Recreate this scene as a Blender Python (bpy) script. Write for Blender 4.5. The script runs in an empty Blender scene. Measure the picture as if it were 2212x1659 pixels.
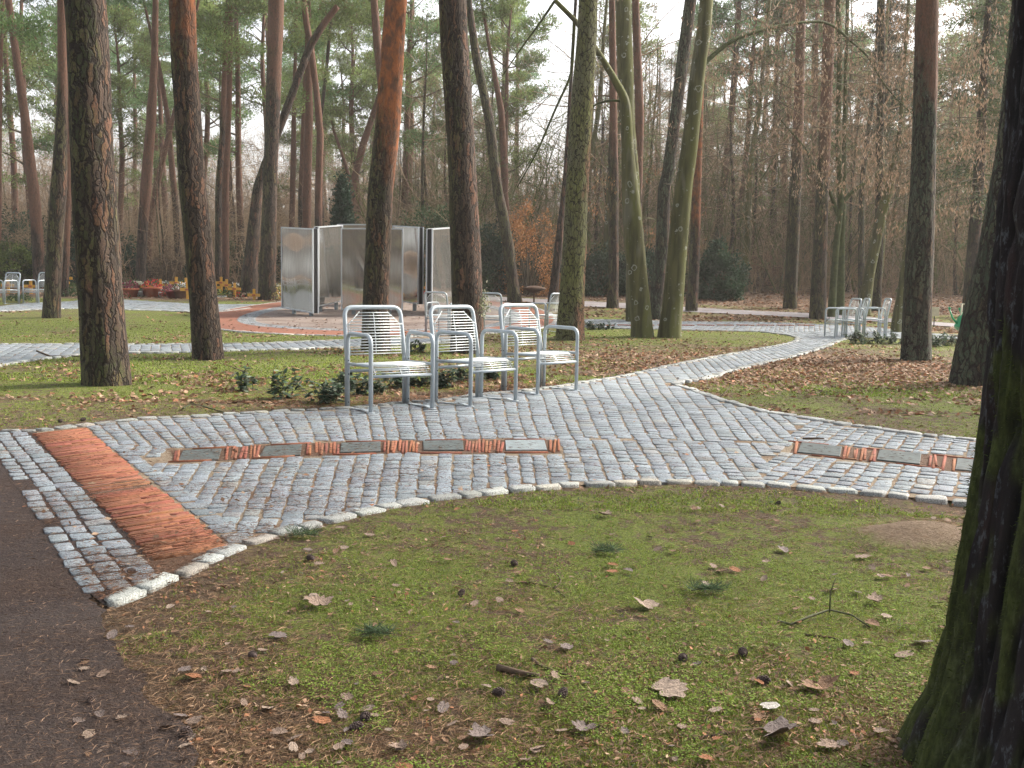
import bpy, math, random
import numpy as np
from mathutils import Vector, Matrix, Euler
C = bpy.context.scene.collection
SC = bpy.context.scene
# ------------------------------------------------------------------ camera (photo measured on a 2212 x 1659 copy)
F = 2100.; CX = 1106.; CY = 829.5; H = 1.2; K = .018
PITCH = math.atan((CY-602)/F)
cam_d = bpy.data.cameras.new('camera'); cam = bpy.data.objects.new('camera', cam_d); C.objects.link(cam)
cam_d.sensor_width = 36; cam_d.lens = F/2212*36; cam_d.clip_start = .05; cam_d.clip_end = 2000
cam.matrix_world = Matrix.Translation((0, 0, H)) @ Matrix.Rotation(math.pi/2-PITCH, 4, 'X') @ Matrix.Rotation(K, 4, 'Z')
SC.camera = cam
# ------------------------------------------------------------------ world, sun, exposure
SUN_EL, SUN_AZ = math.radians(38), math.radians(62)        # azimuth measured from +Y towards +X
w = bpy.data.worlds.new('World'); SC.world = w; w.use_nodes = True
nt = w.node_tree; bg = nt.nodes['Background']
sky = nt.nodes.new('ShaderNodeTexSky'); sky.sky_type = 'NISHITA'; sky.sun_disc = False
sky.sun_elevation = SUN_EL; sky.sun_rotation = SUN_AZ; sky.dust_density = 6; sky.air_density = 1; sky.ozone_density = 1
hs = nt.nodes.new('ShaderNodeHueSaturation'); hs.inputs['Saturation'].default_value = .38
nt.links.new(sky.outputs[0], hs.inputs['Color']); nt.links.new(hs.outputs[0], bg.inputs[0]); bg.inputs[1].default_value = .14
sl = bpy.data.lights.new('sun', 'SUN'); sl.energy = 2.3; sl.angle = math.radians(13); sl.color = (1, .90, .74)
so = bpy.data.objects.new('sun', sl); C.objects.link(so)
sd = Vector((math.sin(SUN_AZ)*math.cos(SUN_EL), math.cos(SUN_AZ)*math.cos(SUN_EL), math.sin(SUN_EL)))
so.rotation_euler = sd.to_track_quat('Z', 'Y').to_euler()
SC.view_settings.view_transform = 'Standard'; SC.view_settings.look = 'None'
SC.view_settings.exposure = 1.7; SC.view_settings.gamma = 1
SC.cycles.max_bounces = 6; SC.cycles.diffuse_bounces = 3; SC.cycles.glossy_bounces = 3; SC.cycles.transparent_max_bounces = 6
SC.cycles.volume_bounces = 0; SC.cycles.caustics_reflective = False; SC.cycles.caustics_refractive = False
# ------------------------------------------------------------------ geometry helpers
cp, sp = math.cos(PITCH), math.sin(PITCH); ck, sk = math.cos(K), math.sin(K)
def zt(y):
    t = y-23.5
    if t <= 0: return 0.
    if y > 100: t = 76.5
    return .05*t*t/(t+4)
def ztn(y):
    t = np.clip(np.asarray(y, float)-23.5, 0, 76.5); return .05*t*t/(t+4)
def ray(px, py):
    u = (px-CX)/F; v = -(py-CY)/F
    a = ck*u-sk*v; b = sk*u+ck*v
    return (a, cp+b*sp, b*cp-sp)
def G(px, py):                                             # photo point -> point on the terrain
    dx, dy, dz = ray(px, py); lo = 0; t = .5
    while H+dz*t > zt(dy*t):
        lo = t; t *= 1.02
        if t > 400: break
    hi = t
    for _ in range(40):
        m = (lo+hi)/2
        if H+dz*m < zt(dy*m): hi = m
        else: lo = m
    return Vector((dx*hi, dy*hi, zt(dy*hi)))
def at(px, py, Y):
    dx, dy, dz = ray(px, py); t = Y/dy
    return Vector((dx*t, Y, H+dz*t))
def proj(x, y, z):
    z = z-H; d = y*cp-z*sp; v = y*sp+z*cp; u = x
    a = ck*u+sk*v; b = -sk*u+ck*v
    return CX+F*a/d, CY-F*b/d
_rng = np.random.default_rng(5)
_LAT = _rng.random((64, 64, 64)).astype(np.float32)
def noise3(x, y, z):
    x = np.asarray(x, float); y = np.asarray(y, float); z = np.asarray(z, float)+np.zeros_like(x)
    xi = np.floor(x).astype(int); yi = np.floor(y).astype(int); zi = np.floor(z).astype(int)
    fx = x-xi; fy = y-yi; fz = z-zi
    fx = fx*fx*(3-2*fx); fy = fy*fy*(3-2*fy); fz = fz*fz*(3-2*fz)
    def L(a, b, c): return _LAT[(xi+a) & 63, (yi+b) & 63, (zi+c) & 63]
    c00 = L(0,0,0)*(1-fx)+L(1,0,0)*fx; c10 = L(0,1,0)*(1-fx)+L(1,1,0)*fx
    c01 = L(0,0,1)*(1-fx)+L(1,0,1)*fx; c11 = L(0,1,1)*(1-fx)+L(1,1,1)*fx
    return (c00*(1-fy)+c10*fy)*(1-fz)+(c01*(1-fy)+c11*fy)*fz
def fbm(x, y, z=0., o=4):
    s = 0; a = .5; t = 0
    for i in range(o):
        s = s+a*noise3(np.asarray(x)*2**i+7*i, np.asarray(y)*2**i+3*i, np.asarray(z)*2**i); t += a; a *= .5
    return s/t
def sm(a, b, x): t = np.clip((np.asarray(x, float)-a)/(b-a), 0, 1); return t*t*(3-2*t)
def inpoly(P, x, y):
    x = np.asarray(x); y = np.asarray(y); r = np.zeros(x.shape, bool); n = len(P)
    for i in range(n):
        x1, y1 = P[i][0], P[i][1]; x2, y2 = P[(i+1) % n][0], P[(i+1) % n][1]
        if y1 == y2: continue
        c = ((y1 > y) != (y2 > y)) & (x < (x2-x1)*(y-y1)/(y2-y1)+x1); r ^= c
    return r
def dpoly(P, x, y, closed=False):                          # distance to a polyline
    x = np.asarray(x, float); y = np.asarray(y, float); d = np.full(x.shape, 1e9)
    n = len(P)
    for i in range(n if closed else n-1):
        ax, ay = P[i][0], P[i][1]; bx, by = P[(i+1) % n][0], P[(i+1) % n][1]
        L2 = (bx-ax)**2+(by-ay)**2+1e-12
        t = np.clip(((x-ax)*(bx-ax)+(y-ay)*(by-ay))/L2, 0, 1)
        d = np.minimum(d, np.hypot(x-ax-t*(bx-ax), y-ay-t*(by-ay)))
    return d
def nmesh(name, V, Fs, mat=None, col=None, smooth=False):
    V = np.asarray(V, np.float32).reshape(-1, 3)
    if not isinstance(Fs, (list, tuple)): Fs = [Fs]
    Fs = [np.asarray(f, np.int32) for f in Fs if len(f)]
    me = bpy.data.meshes.new(name)
    me.vertices.add(len(V)); me.vertices.foreach_set('co', V.ravel())
    idx = np.concatenate([f.ravel() for f in Fs]); cnt = np.concatenate([np.full(len(f), f.shape[1], np.int32) for f in Fs])
    st = np.concatenate([[0], np.cumsum(cnt)[:-1]]).astype(np.int32)
    me.loops.add(len(idx)); me.loops.foreach_set('vertex_index', idx)
    me.polygons.add(len(cnt)); me.polygons.foreach_set('loop_start', st); me.polygons.foreach_set('loop_total', cnt)
    if smooth: me.polygons.foreach_set('use_smooth', np.ones(len(cnt), bool))
    if col is not None:
        col = np.asarray(col, np.float32)
        if col.shape[1] == 3: col = np.c_[col, np.ones(len(col), np.float32)]
        a = me.color_attributes.new('Col', 'FLOAT_COLOR', 'POINT'); a.data.foreach_set('color', col.astype(np.float32).ravel())
    me.update(calc_edges=True); me.validate()
    if mat: me.materials.append(mat)
    return me
class MB:
    def __init__(s): s.V = []; s.F = []
    def add(s, V, Fc):
        o = len(s.V); s.V += [tuple(v) for v in V]; s.F += [tuple(i+o for i in f) for f in Fc]
    def box(s, cx, cy, cz, sx, sy, sz, rz=0, M=None):
        V = []
        for dx, dy, dz in ((-1,-1,-1),(1,-1,-1),(1,1,-1),(-1,1,-1),(-1,-1,1),(1,-1,1),(1,1,1),(-1,1,1)):
            x, y = dx*sx/2, dy*sy/2; c, n = math.cos(rz), math.sin(rz)
            p = Vector((cx+x*c-y*n, cy+x*n+y*c, cz+dz*sz/2)); V.append(M @ p if M else p)
        s.add(V, [(0,3,2,1),(4,5,6,7),(0,1,5,4),(1,2,6,5),(2,3,7,6),(3,0,4,7)])
    def tube(s, P, r, n=8, cap=True):
        P = [Vector(p) for p in P]; R = r if isinstance(r, (list, tuple)) else [r]*len(P)
        o = len(s.V); up = None
        for i, p in enumerate(P):
            t = (P[min(i+1, len(P)-1)]-P[max(i-1, 0)]).normalized()
            if up is None:
                up = Vector((1, 0, 0)) if abs(t.x) < .8 else Vector((0, 1, 0))
            a = (up-t*up.dot(t)).normalized(); b = t.cross(a); up = a
            for k in range(n):
                q = 2*math.pi*k/n; s.V.append(tuple(p+(a*math.cos(q)+b*math.sin(q))*R[i]))
        for i in range(len(P)-1):
            for k in range(n):
                k2 = (k+1) % n; s.F.append((o+i*n+k, o+i*n+k2, o+(i+1)*n+k2, o+(i+1)*n+k))
        if cap:
            s.F.append(tuple(o+k for k in range(n))[::-1]); m = o+(len(P)-1)*n; s.F.append(tuple(m+k for k in range(n)))
    def lathe(s, prof, c=(0, 0, 0), n=12):
        o = len(s.V)
        for r, z in prof:
            for k in range(n):
                q = 2*math.pi*k/n; s.V.append((c[0]+r*math.cos(q), c[1]+r*math.sin(q), c[2]+z))
        for i in range(len(prof)-1):
            for k in range(n):
                k2 = (k+1) % n; s.F.append((o+i*n+k, o+i*n+k2, o+(i+1)*n+k2, o+(i+1)*n+k))
        s.F.append(tuple(o+k for k in range(n))[::-1]); m = o+(len(prof)-1)*n; s.F.append(tuple(m+k for k in range(n)))
    def mesh(s, name, mat, smooth=True):
        me = bpy.data.meshes.new(name); me.from_pydata(s.V, [], s.F)
        if smooth:
            me.polygons.foreach_set('use_smooth', [len(f) <= 4 for f in s.F])
        me.materials.append(mat); me.update(); return me
def fillet(P, r, n=5):
    P = [Vector(p) for p in P]; out = [P[0]]
    for i in range(1, len(P)-1):
        a = (P[i-1]-P[i]); b = (P[i+1]-P[i]); la, lb = a.length, b.length; a.normalize(); b.normalize()
        ang = a.angle(b); d = min(r/math.tan(ang/2), la*.49, lb*.49)
        p0 = P[i]+a*d; p1 = P[i]+b*d
        for k in range(n+1):
            t = k/n; out.append((1-t)**2*p0+2*t*(1-t)*P[i]*1.0+t*t*p1)
    out.append(P[-1]); return out
def ob(name, me, parent=None, loc=None, rot=None, scale=None):
    o = bpy.data.objects.new(name, me); C.objects.link(o)
    if parent: o.parent = parent
    if loc is not None: o.location = loc
    if rot is not None: o.rotation_euler = rot
    if scale is not None: o.scale = (scale,)*3 if isinstance(scale, (int, float)) else scale
    return o
def tag(o, label, cat, group=None):
    o['label'] = label; o['category'] = cat
    if group: o['group'] = group
    return o
def kind(o, k, label=None):
    o['kind'] = k
    if label: o['label'] = label
    return o
def root(name, loc, label, cat, group=None, rz=0):
    o = bpy.data.objects.new(name, None); C.objects.link(o); o.empty_display_size = .1
    o.location = loc; o.rotation_euler = (0, 0, rz); return tag(o, label, cat, group)
def copy_tree(o, parent=None):
    c = o.copy(); C.objects.link(c)
    if parent: c.parent = parent
    for ch in list(o.children): copy_tree(ch, c)
    return c
# ------------------------------------------------------------------ materials
def S(*c): return tuple(((x/255)/12.92 if x/255 <= .04045 else ((x/255+.055)/1.055)**2.4) for x in c)+(1,)
class MT:
    def __init__(s, name):
        s.m = bpy.data.materials.new(name); s.m.use_nodes = True; s.t = s.m.node_tree; s.n = s.t.nodes; s.l = s.t.links
        s.b = s.n['Principled BSDF']; s.b.inputs['Specular IOR Level'].default_value = .25
        s.tc = s.n.new('ShaderNodeTexCoord'); s._geo = None
    def set(s, inp, v):
        if hasattr(v, 'is_output'): s.l.new(v, inp)
        else: inp.default_value = v
    def mapping(s, src, sc=(1, 1, 1)):
        m = s.n.new('ShaderNodeMapping'); s.l.new(src, m.inputs[0]); m.inputs['Scale'].default_value = sc; return m.outputs[0]
    def noise(s, vec, scale, detail=4, rough=.55, dist=0, col=False):
        n = s.n.new('ShaderNodeTexNoise'); s.l.new(vec, n.inputs['Vector']); n.inputs['Scale'].default_value = scale
        n.inputs['Detail'].default_value = detail; n.inputs['Roughness'].default_value = rough; n.inputs['Distortion'].default_value = dist
        return n.outputs['Color' if col else 'Fac']
    def vor(s, vec, scale, feat='F1', out='Distance', rnd=1):
        n = s.n.new('ShaderNodeTexVoronoi'); n.feature = feat; s.l.new(vec, n.inputs['Vector']); n.inputs['Scale'].default_value = scale
        n.inputs['Randomness'].default_value = rnd; return n.outputs[out]
    def rng(s, v, a, b, c=0., d=1., smooth=True):
        n = s.n.new('ShaderNodeMapRange'); s.l.new(v, n.inputs[0]); n.interpolation_type = 'SMOOTHSTEP' if smooth else 'LINEAR'
        for i, x in zip((1, 2, 3, 4), (a, b, c, d)): n.inputs[i].default_value = x
        return n.outputs[0]
    def mix(s, f, a, b, mode='MIX'):
        n = s.n.new('ShaderNodeMix'); n.data_type = 'RGBA'; n.blend_type = mode
        s.set(n.inputs[0], f); s.set(n.inputs[6], a); s.set(n.inputs[7], b); return n.outputs[2]
    def math(s, op, a, b=0.):
        n = s.n.new('ShaderNodeMath'); n.operation = op; s.set(n.inputs[0], a); s.set(n.inputs[1], b); return n.outputs[0]
    def vadd(s, a, b, k):
        n = s.n.new('ShaderNodeVectorMath'); n.operation = 'SCALE'; s.l.new(b, n.inputs[0]); n.inputs[3].default_value = k
        m = s.n.new('ShaderNodeVectorMath'); m.operation = 'ADD'; s.l.new(a, m.inputs[0]); s.l.new(n.outputs[0], m.inputs[1]); return m.outputs[0]
    def attr(s, name='Col', out='Color'):
        n = s.n.new('ShaderNodeAttribute'); n.attribute_name = name; return n.outputs[out]
    def sep(s, v, k):
        n = s.n.new('ShaderNodeSeparateXYZ'); s.l.new(v, n.inputs[0]); return n.outputs[k]
    def color(s, v): s.set(s.b.inputs['Base Color'], v)
    def rough(s, v): s.set(s.b.inputs['Roughness'], v)
    def bump(s, h, dist=.01, strength=1.):
        n = s.n.new('ShaderNodeBump'); s.l.new(h, n.inputs['Height']); n.inputs['Distance'].default_value = dist; n.inputs['Strength'].default_value = strength
        s.l.new(n.outputs[0], s.b.inputs['Normal'])
    def orand(s):
        n = s.n.new('ShaderNodeObjectInfo'); return n.outputs['Random']
def plain(name, c, rough=.6, metal=0, var=.15, scale=30, bump=0):
    t = MT(name); o = t.tc.outputs['Object']; f = t.noise(o, scale, 4)
    t.color(t.mix(t.rng(f, .3, .7), [x*(1-var) for x in c[:3]]+[1], [min(1, x*(1+var)) for x in c[:3]]+[1]))
    t.rough(rough); t.b.inputs['Metallic'].default_value = metal
    if bump: t.bump(f, bump)
    return t.m
def attrmat(name, rough=.75, transl=0., scale=60, var=.25):
    t = MT(name); f = t.noise(t.tc.outputs['Object'], scale, 3)
    c = t.mix(1., t.attr(), t.mix(t.rng(f, .3, .7), (1-var,)*3+(1,), (1+var,)*3+(1,)), 'MULTIPLY')
    t.color(c); t.rough(rough)
    if transl:
        tr = t.n.new('ShaderNodeBsdfTranslucent'); t.l.new(c, tr.inputs[0]); mx = t.n.new('ShaderNodeMixShader'); mx.inputs[0].default_value = transl
        t.l.new(t.b.outputs[0], mx.inputs[1]); t.l.new(tr.outputs[0], mx.inputs[2])
        t.l.new(mx.outputs[0], t.n['Material Output'].inputs[0])
    return t.m
_bark = {}
def bark(z0=9., sc=15., moss=.35, dark=1., cool=0., hot=0.):
    k = (z0, sc, moss, dark, cool, hot)
    if k in _bark: return _bark[k]
    t = MT('pine_bark'); o = t.tc.outputs['Object']; sc = sc*1.35
    wob = t.noise(o, 7, 4, col=True); p = t.vadd(o, wob, .13)
    p2 = t.mapping(p, (1, 1, .14))
    edge = t.vor(p2, sc, 'DISTANCE_TO_EDGE'); cell = t.vor(p2, sc, 'F1', 'Color'); e2 = t.vor(t.mapping(p, (1, 1, .3)), sc*2.2, 'DISTANCE_TO_EDGE')
    fine = t.noise(t.mapping(o, (1, 1, .3)), sc*4, 6, .7); brk = t.noise(t.mapping(o, (1, 1, .5)), sc*.7, 4, .6)
    crack = t.rng(t.math('ADD', edge, t.math('MULTIPLY', t.math('SUBTRACT', brk, .5), .2)), .01, .17)
    crack2 = t.rng(t.math('ADD', e2, t.math('MULTIPLY', t.math('SUBTRACT', fine, .5), .3)), .0, .12, .6, 1)
    cr = t.sep(cell, 0)
    pl = t.mix(t.rng(cr, .1, .95), (.048*dark, .034*dark, .027*dark, 1), (.094*dark, .062*dark, .047*dark, 1))
    pl = t.mix(t.math('MULTIPLY', t.rng(t.sep(cell, 1), .70, .88), t.rng(fine, .38, .6)), pl, (.19*dark, .085*dark, .05*dark, 1))
    pl = t.mix(t.rng(fine, .45, .75, 0, .55), pl, (.11*dark, .095*dark, .08*dark, 1))
    nx = t.sep(t.tc.outputs['Normal'], 0); mn = t.noise(t.mapping(o, (1, 1, .4)), 3.5, 6, .66)
    mk = t.math('ADD', t.math('MULTIPLY', nx, -.16), mn)
    mk = t.math('MULTIPLY', t.rng(mk, .56-.35*moss, .76-.35*moss), t.rng(fine, .36, .56))
    gcol = t.mix(t.rng(cr, .2, .8), (.045*dark, .058*dark, .022*dark, 1), (.10*dark, .115*dark, .042*dark, 1)) if cool == 0 else \
           t.mix(t.rng(cr, .2, .8), (.042*dark, .070*dark, .045*dark, 1), (.09*dark, .135*dark, .085*dark, 1))
    pl = t.mix(t.math('MULTIPLY', mk, .85), pl, gcol)
    zz = t.math('ADD', t.sep(o, 2), t.math('ADD', t.math('MULTIPLY', t.noise(t.mapping(o, (1, 1, .3)), 2.6, 5, .65), 4.2), t.math('MULTIPLY', nx, .4)))
    hi = t.math('MULTIPLY', t.math('MULTIPLY', t.rng(zz, z0+1.6, z0+3.0), t.rng(fine, .30, .42, .55, 1)), t.rng(t.noise(t.mapping(o, (1, 1, .4)), 6, 5, .7), .34, .5, .45, 1))
    if hot: oc = t.mix(t.rng(t.noise(t.mapping(o, (1, 1, .5)), 9, 5, .7), .38, .62), (.33*hot, .115*hot, .045*hot, 1), (.14*hot, .07*hot, .045*hot, 1))
    else: oc = t.mix(t.rng(fine, .3, .7), (.175, .085, .056, 1), (.085, .053, .04, 1))
    base = t.mix(t.math('MULTIPLY', crack, crack2), (.022*dark, .017*dark, .014*dark, 1), pl)
    t.color(t.mix(hi, base, oc)); t.rough(.9)
    hgt = t.math('ADD', t.math('MULTIPLY', crack, t.math('SUBTRACT', 1., t.math('MULTIPLY', hi, .75))), t.math('MULTIPLY', fine, .6))
    t.bump(hgt, .018, .9); _bark[k] = t.m; return t.m
def beechbark(name='beech_bark', g=1.):
    t = MT(name); o = t.tc.outputs['Object']; f = t.noise(t.mapping(o, (1, 1, .12)), 9, 5, .6, .4); m = t.noise(t.mapping(o, (1, 1, .3)), 2.2, 4)
    nx = t.sep(t.tc.outputs['Normal'], 0)
    c = t.mix(t.rng(f, .3, .7), (.042, .042, .018, 1), (.105, .10, .042, 1))
    mk = t.math('ADD', t.math('MULTIPLY', nx, .12), m)  # right-hand side tinted brighter: the lit side painted into the bark
    c = t.mix(t.rng(mk, .45, .66, 0, .85*g), c, (.10, .105, .03, 1))
    fo = t.noise(t.mapping(o, (1, 1, .22)), 4.5, 3)
    c = t.mix(t.rng(fo, .55, .68, 0, .6), c, (.15, .145, .11, 1))
    vd = t.vor(t.vadd(o, t.noise(o, 9, 2, col=True), .1), 3.4); ring = t.math('MULTIPLY', t.rng(vd, .12, .15), t.rng(vd, .21, .17))
    sp = t.rng(t.noise(o, 14, 3), .66, .72)
    c = t.mix(t.math('MULTIPLY', t.math('MAXIMUM', ring, sp), .75), c, (.30, .31, .27, 1))
    t.color(c); t.rough(.8); t.bump(f, .006, .6); return t.m
def mossbark():
    t = MT('mossy_bark'); o = t.tc.outputs['Object']; wob = t.noise(o, 6, 3, col=True); p = t.mapping(t.vadd(o, wob, .15), (1, 1, .3))
    e = t.vor(p, 17, 'DISTANCE_TO_EDGE'); fine = t.noise(t.mapping(o, (1, 1, .3)), 45, 5, .65); crack = t.rng(e, .01, .12)
    big = t.noise(t.mapping(o, (1, 1, .4)), 2.4, 4); nx = t.sep(t.tc.outputs['Normal'], 0)
    bare = t.math('ADD', t.math('MULTIPLY', nx, .13), t.noise(t.mapping(o, (1, 1, .25)), 2.9, 3))
    g = t.mix(t.rng(fine, .3, .7), (.075, .082, .028, 1), (.165, .17, .065, 1)); g = t.mix(t.rng(big, .4, .65), g, (.12, .12, .07, 1))
    g = t.mix(t.rng(bare, .60, .70, 0, .9), g, (.15, .07, .045, 1))
    t.color(t.mix(crack, (.03, .027, .015, 1), g)); t.rough(.95); t.bump(t.math('ADD', crack, t.math('MULTIPLY', fine, .7)), .02, .9); return t.m
M_beech = beechbark(); M_moss = mossbark()
M_twig = plain('twig_bark', (.115, .092, .062, 1), .9, 0, .3, 2)
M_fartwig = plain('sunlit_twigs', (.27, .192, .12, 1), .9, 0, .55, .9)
M_mossstem = plain('mossy_stems', (.10, .115, .04, 1), .9, 0, .5, 1.1)
M_limb = plain('mossy_limb_bark', (.055, .065, .025, 1), .9, 0, .35, 8, .01)
M_needle = attrmat('pine_needles', .7, .4, .6, .25)
M_leaf = attrmat('leaves', .7, .25, 1.5, .15)
M_dry = attrmat('dry_leaves', .75, .18, 70, .22)
M_grass = attrmat('grass_blades', .7, .3, 2, .15)
M_stone = None
def stone_mat():
    t = MT('granite'); o = t.tc.outputs['Object']; sp = t.noise(o, 150, 3, .75); bl = t.noise(o, 22, 4)
    c = t.mix(1., t.attr(), t.mix(t.rng(sp, .34, .66), (.50, .50, .52, 1), (1.55, 1.55, 1.52, 1)), 'MULTIPLY')
    c = t.mix(t.rng(bl, .56, .74, 0, .35), c, (.20, .17, .13, 1)); t.color(c); t.rough(.72)
    t.bump(t.math('ADD', t.math('MULTIPLY', bl, 1.), t.math('MULTIPLY', sp, .25)), .012, .7); return t.m
M_stone = stone_mat()
def brick_mat():
    t = MT('brick'); o = t.tc.outputs['Object']; c = t.mix(t.rng(t.noise(o, 35, 4), .3, .7), t.attr(), t.mix(1., t.attr(), (1.25, 1.2, 1.15, 1), 'MULTIPLY'))
    c = t.mix(t.rng(t.noise(o, 3.2, 5, .65), .54, .72, 0, .6), c, (.20, .125, .065, 1)); t.color(c); t.rough(.85); t.bump(t.noise(o, 120, 3), .003); return t.m
M_brick = brick_mat()
def sand_mat(name, a, b, c3, fs=140):
    t = MT(name); o = t.tc.outputs['Object']; c = t.mix(t.rng(t.noise(o, fs, 3, .7), .3, .7), a, b)
    c = t.mix(t.rng(t.noise(o, 1.7, 5, .62), .44, .62, 0, .8), c, c3); sp = t.vor(o, fs*.55); c = t.mix(t.rng(sp, .15, .1), c, (.36, .30, .25, 1))
    t.color(c); t.rough(.95); t.bump(t.noise(o, fs*.6, 4, .7), .012); return t.m
M_sand = sand_mat('joint_sand', (.17, .13, .09, 1), (.29, .235, .17, 1), (.12, .07, .042, 1))
M_gravel = sand_mat('plaza_gravel', (.17, .135, .118, 1), (.28, .23, .205, 1), (.14, .10, .08, 1), 60)
M_road = sand_mat('forest_road_gravel', (.20, .185, .195, 1), (.28, .26, .27, 1), (.19, .165, .16, 1), 50)
def dirt_mat():
    t = MT('dirt_road'); o = t.tc.outputs['Object']; n1 = t.noise(o, 90, 4, .7); n2 = t.noise(o, 2.3, 5, .6)
    c = t.mix(t.rng(n1, .32, .68), (.018, .012, .011, 1), (.054, .037, .032, 1)); c = t.mix(t.rng(n2, .42, .62, 0, .7), c, (.040, .023, .016, 1))
    c = t.mix(t.rng(t.noise(o, 1.1, 3), .5, .66, 0, .55), c, (.055, .042, .038, 1))
    sp = t.vor(o, 55); c = t.mix(t.math('MULTIPLY', t.rng(sp, .14, .09), .5), c, (.18, .15, .135, 1))
    t.color(c); t.rough(.9); t.bump(t.math('ADD', n1, t.math('MULTIPLY', t.noise(o, 18, 4), 1.5)), .014); return t.m
M_dirt = dirt_mat()
def ground_mat():
    t = MT('woodland_lawn'); o = t.tc.outputs['Object']; a = t.attr(); gm = t.sep(a, 0); lm = t.sep(a, 1); sm_ = t.sep(a, 2)
    fine = t.noise(o, 75, 5, .75); mid = t.noise(o, 11, 5, .7); str_ = t.noise(t.mapping(o, (1, 3.2, 1)), 40, 4, .7, 1.)
    soil = t.mix(t.rng(fine, .3, .7), (.05, .034, .023, 1), (.15, .103, .067, 1)); soil = t.mix(t.rng(str_, .52, .66, 0, .75), soil, (.23, .155, .097, 1))
    grn = t.mix(t.rng(fine, .3, .7), (.07, .095, .016, 1), (.20, .235, .045, 1)); grn = t.mix(t.rng(str_, .56, .7, 0, .5), grn, (.19, .165, .085, 1))
    gf = t.rng(t.math('ADD', gm, t.math('MULTIPLY', t.math('SUBTRACT', mid, .5), 2.2)), .33, .66)
    c = t.mix(gf, soil, grn)
    vc = t.vor(t.vadd(o, t.noise(o, 12, 2, col=True), .06), 17, 'F1', 'Color'); lf = t.mix(t.sep(vc, 0), (.09, .05, .03, 1), (.26, .165, .105, 1))
    lfm = t.math('MULTIPLY', t.rng(t.sep(vc, 1), .35, .5), t.rng(t.math('ADD', lm, t.math('MULTIPLY', t.math('SUBTRACT', mid, .5), .9)), .45, .7))
    c = t.mix(t.math('MULTIPLY', lfm, .85), c, lf)
    sand = t.mix(t.rng(fine, .3, .7), (.18, .125, .082, 1), (.29, .215, .15, 1)); c = t.mix(sm_, c, sand)
    t.color(c); t.rough(.95); t.bump(t.math('ADD', t.math('MULTIPLY', fine, .8), mid), .05); return t.m
M_ground = ground_mat()
M_tube = plain('grey_painted_steel', (.40, .45, .49, 1), .3, .2, .05, 6)
M_wire = plain('pale_steel_wire', (.66, .70, .71, 1), .35, .15, .05, 6)
M_frame = plain('aluminium_frame', (.50, .53, .56, 1), .4, .3, .05, 6)
M_black = plain('black_gap', (.012, .012, .014, 1), .6, 0, .1, 6)
M_slate = plain('slate', (.075, .09, .09, 1), .5, 0, .25, 18, .003)
M_slate2 = plain('polished_slate', (.22, .26, .275, 1), .3, 0, .15, 18, .002)  # paler base colour paints in the bright reflection on this plaque
M_leg = plain('galvanised_post', (.22, .26, .28, 1), .5, .4, .15, 12)
def mirror_mat():
    t = MT('brushed_mirror_steel'); o = t.tc.outputs['Object']; n = t.noise(t.mapping(o, (1, 1, .6)), .55, 2)
    t.color(t.mix(t.rng(t.noise(t.mapping(o, (5, 5, .5)), 4, 4), .3, .7), (.42, .41, .385, 1), (.53, .52, .50, 1))); t.b.inputs['Metallic'].default_value = .82
    t.rough(t.rng(t.noise(t.mapping(o, (3, 3, .4)), 1.3, 4), .3, .7, .03, .12)); return t.m
M_mirror = mirror_mat()
# ------------------------------------------------------------------ paved area outlines, in photo points put on the ground
def W(L): return [G(*p) for p in L]
kerb_top = W([(-60,936),(0,932),(80,931),(190,918),(300,906),(420,901),(520,894),(620,888),(678,886),(733,883),(822,876),(874,869),(953,866),(1015,855),(1110,846),(1199,837),(1259,826),(1353,812),(1439,791.6),(1527,774),(1640,753.6),(1690,745),(1722,736),(1722,729),(1700,723),(1640,716),(1515,713.5),(1472,712.5),(1363,709.5),(1312,708.5),(1235,706),(1165,703)])
kerb_mid = W([(2330,760),(2212,741),(2076,732),(1952,731.5),(1851,728.5),(1830,731),(1809,737),(1785,748),(1719,768),(1666,780),(1605,794.4),(1510,820.5),(1473,824),(1457,830),(1470,836),(1491,840.5),(1543,860),(1644,889),(1745,905),(1827,918),(1973,938),(2127,954),(2212,966),(2420,996)])
kerb_bot = W([(222,1304),(300,1272),(390,1240),(450,1208),(500,1186),(560,1166),(620,1147),(740,1117),(800,1103),(890,1086),(960,1076),(1030,1067),(1100,1058),(1160,1052),(1250,1047),(1400,1041.5),(1491,1042),(1550,1043),(1615,1045),(1726,1052),(1850,1062),(1980,1075),(2100,1084.5),(2212,1097),(2420,1126)])
c_top = W([(2330,744),(2212,733),(2076,725),(1952,716),(1891,708),(1812,703),(1745,700),(1640,696),(1472,695),(1363,691.5),(1261,690),(1153,689)])
left_edge = W([(-60,938),(-30,985),(10,1022),(40,1055),(67,1106),(101,1137),(141,1200),(195,1281),(222,1304)])
near_area = left_edge[:-1]+kerb_bot+[Vector((5.6, 5.2, 0))]+kerb_mid[::-1][:24]+[]
main_poly = left_edge[:-1]+kerb_bot+kerb_mid[::-1]+c_top+kerb_top[::-1]
band = W([(77.5,939.6),(178.6,926),(477,1177),(337,1211)])
inl1_t = W([(369,973),(500,966),(678,957),(850,953),(1003,950.5),(1206,950)]); inl1_b = W([(377,1000),(500,994),(678,985),(850,981),(1003,980),(1211,979)])
inl2_t = W([(1721,954),(1827,965.5),(1993,980),(2122,995),(2240,1009)]); inl2_b = W([(1704.5,980),(1820,991.6),(1980,1008),(2118,1024),(2235,1040)])
inl1 = inl1_t+inl1_b[::-1]; inl2 = inl2_t+inl2_b[::-1]
A_top = W([(-80,744),(0,743.5),(175,743),(273,744.7),(415,743),(555,742),(643,738.5),(750,734.6),(860,730),(960,722)])
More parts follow.
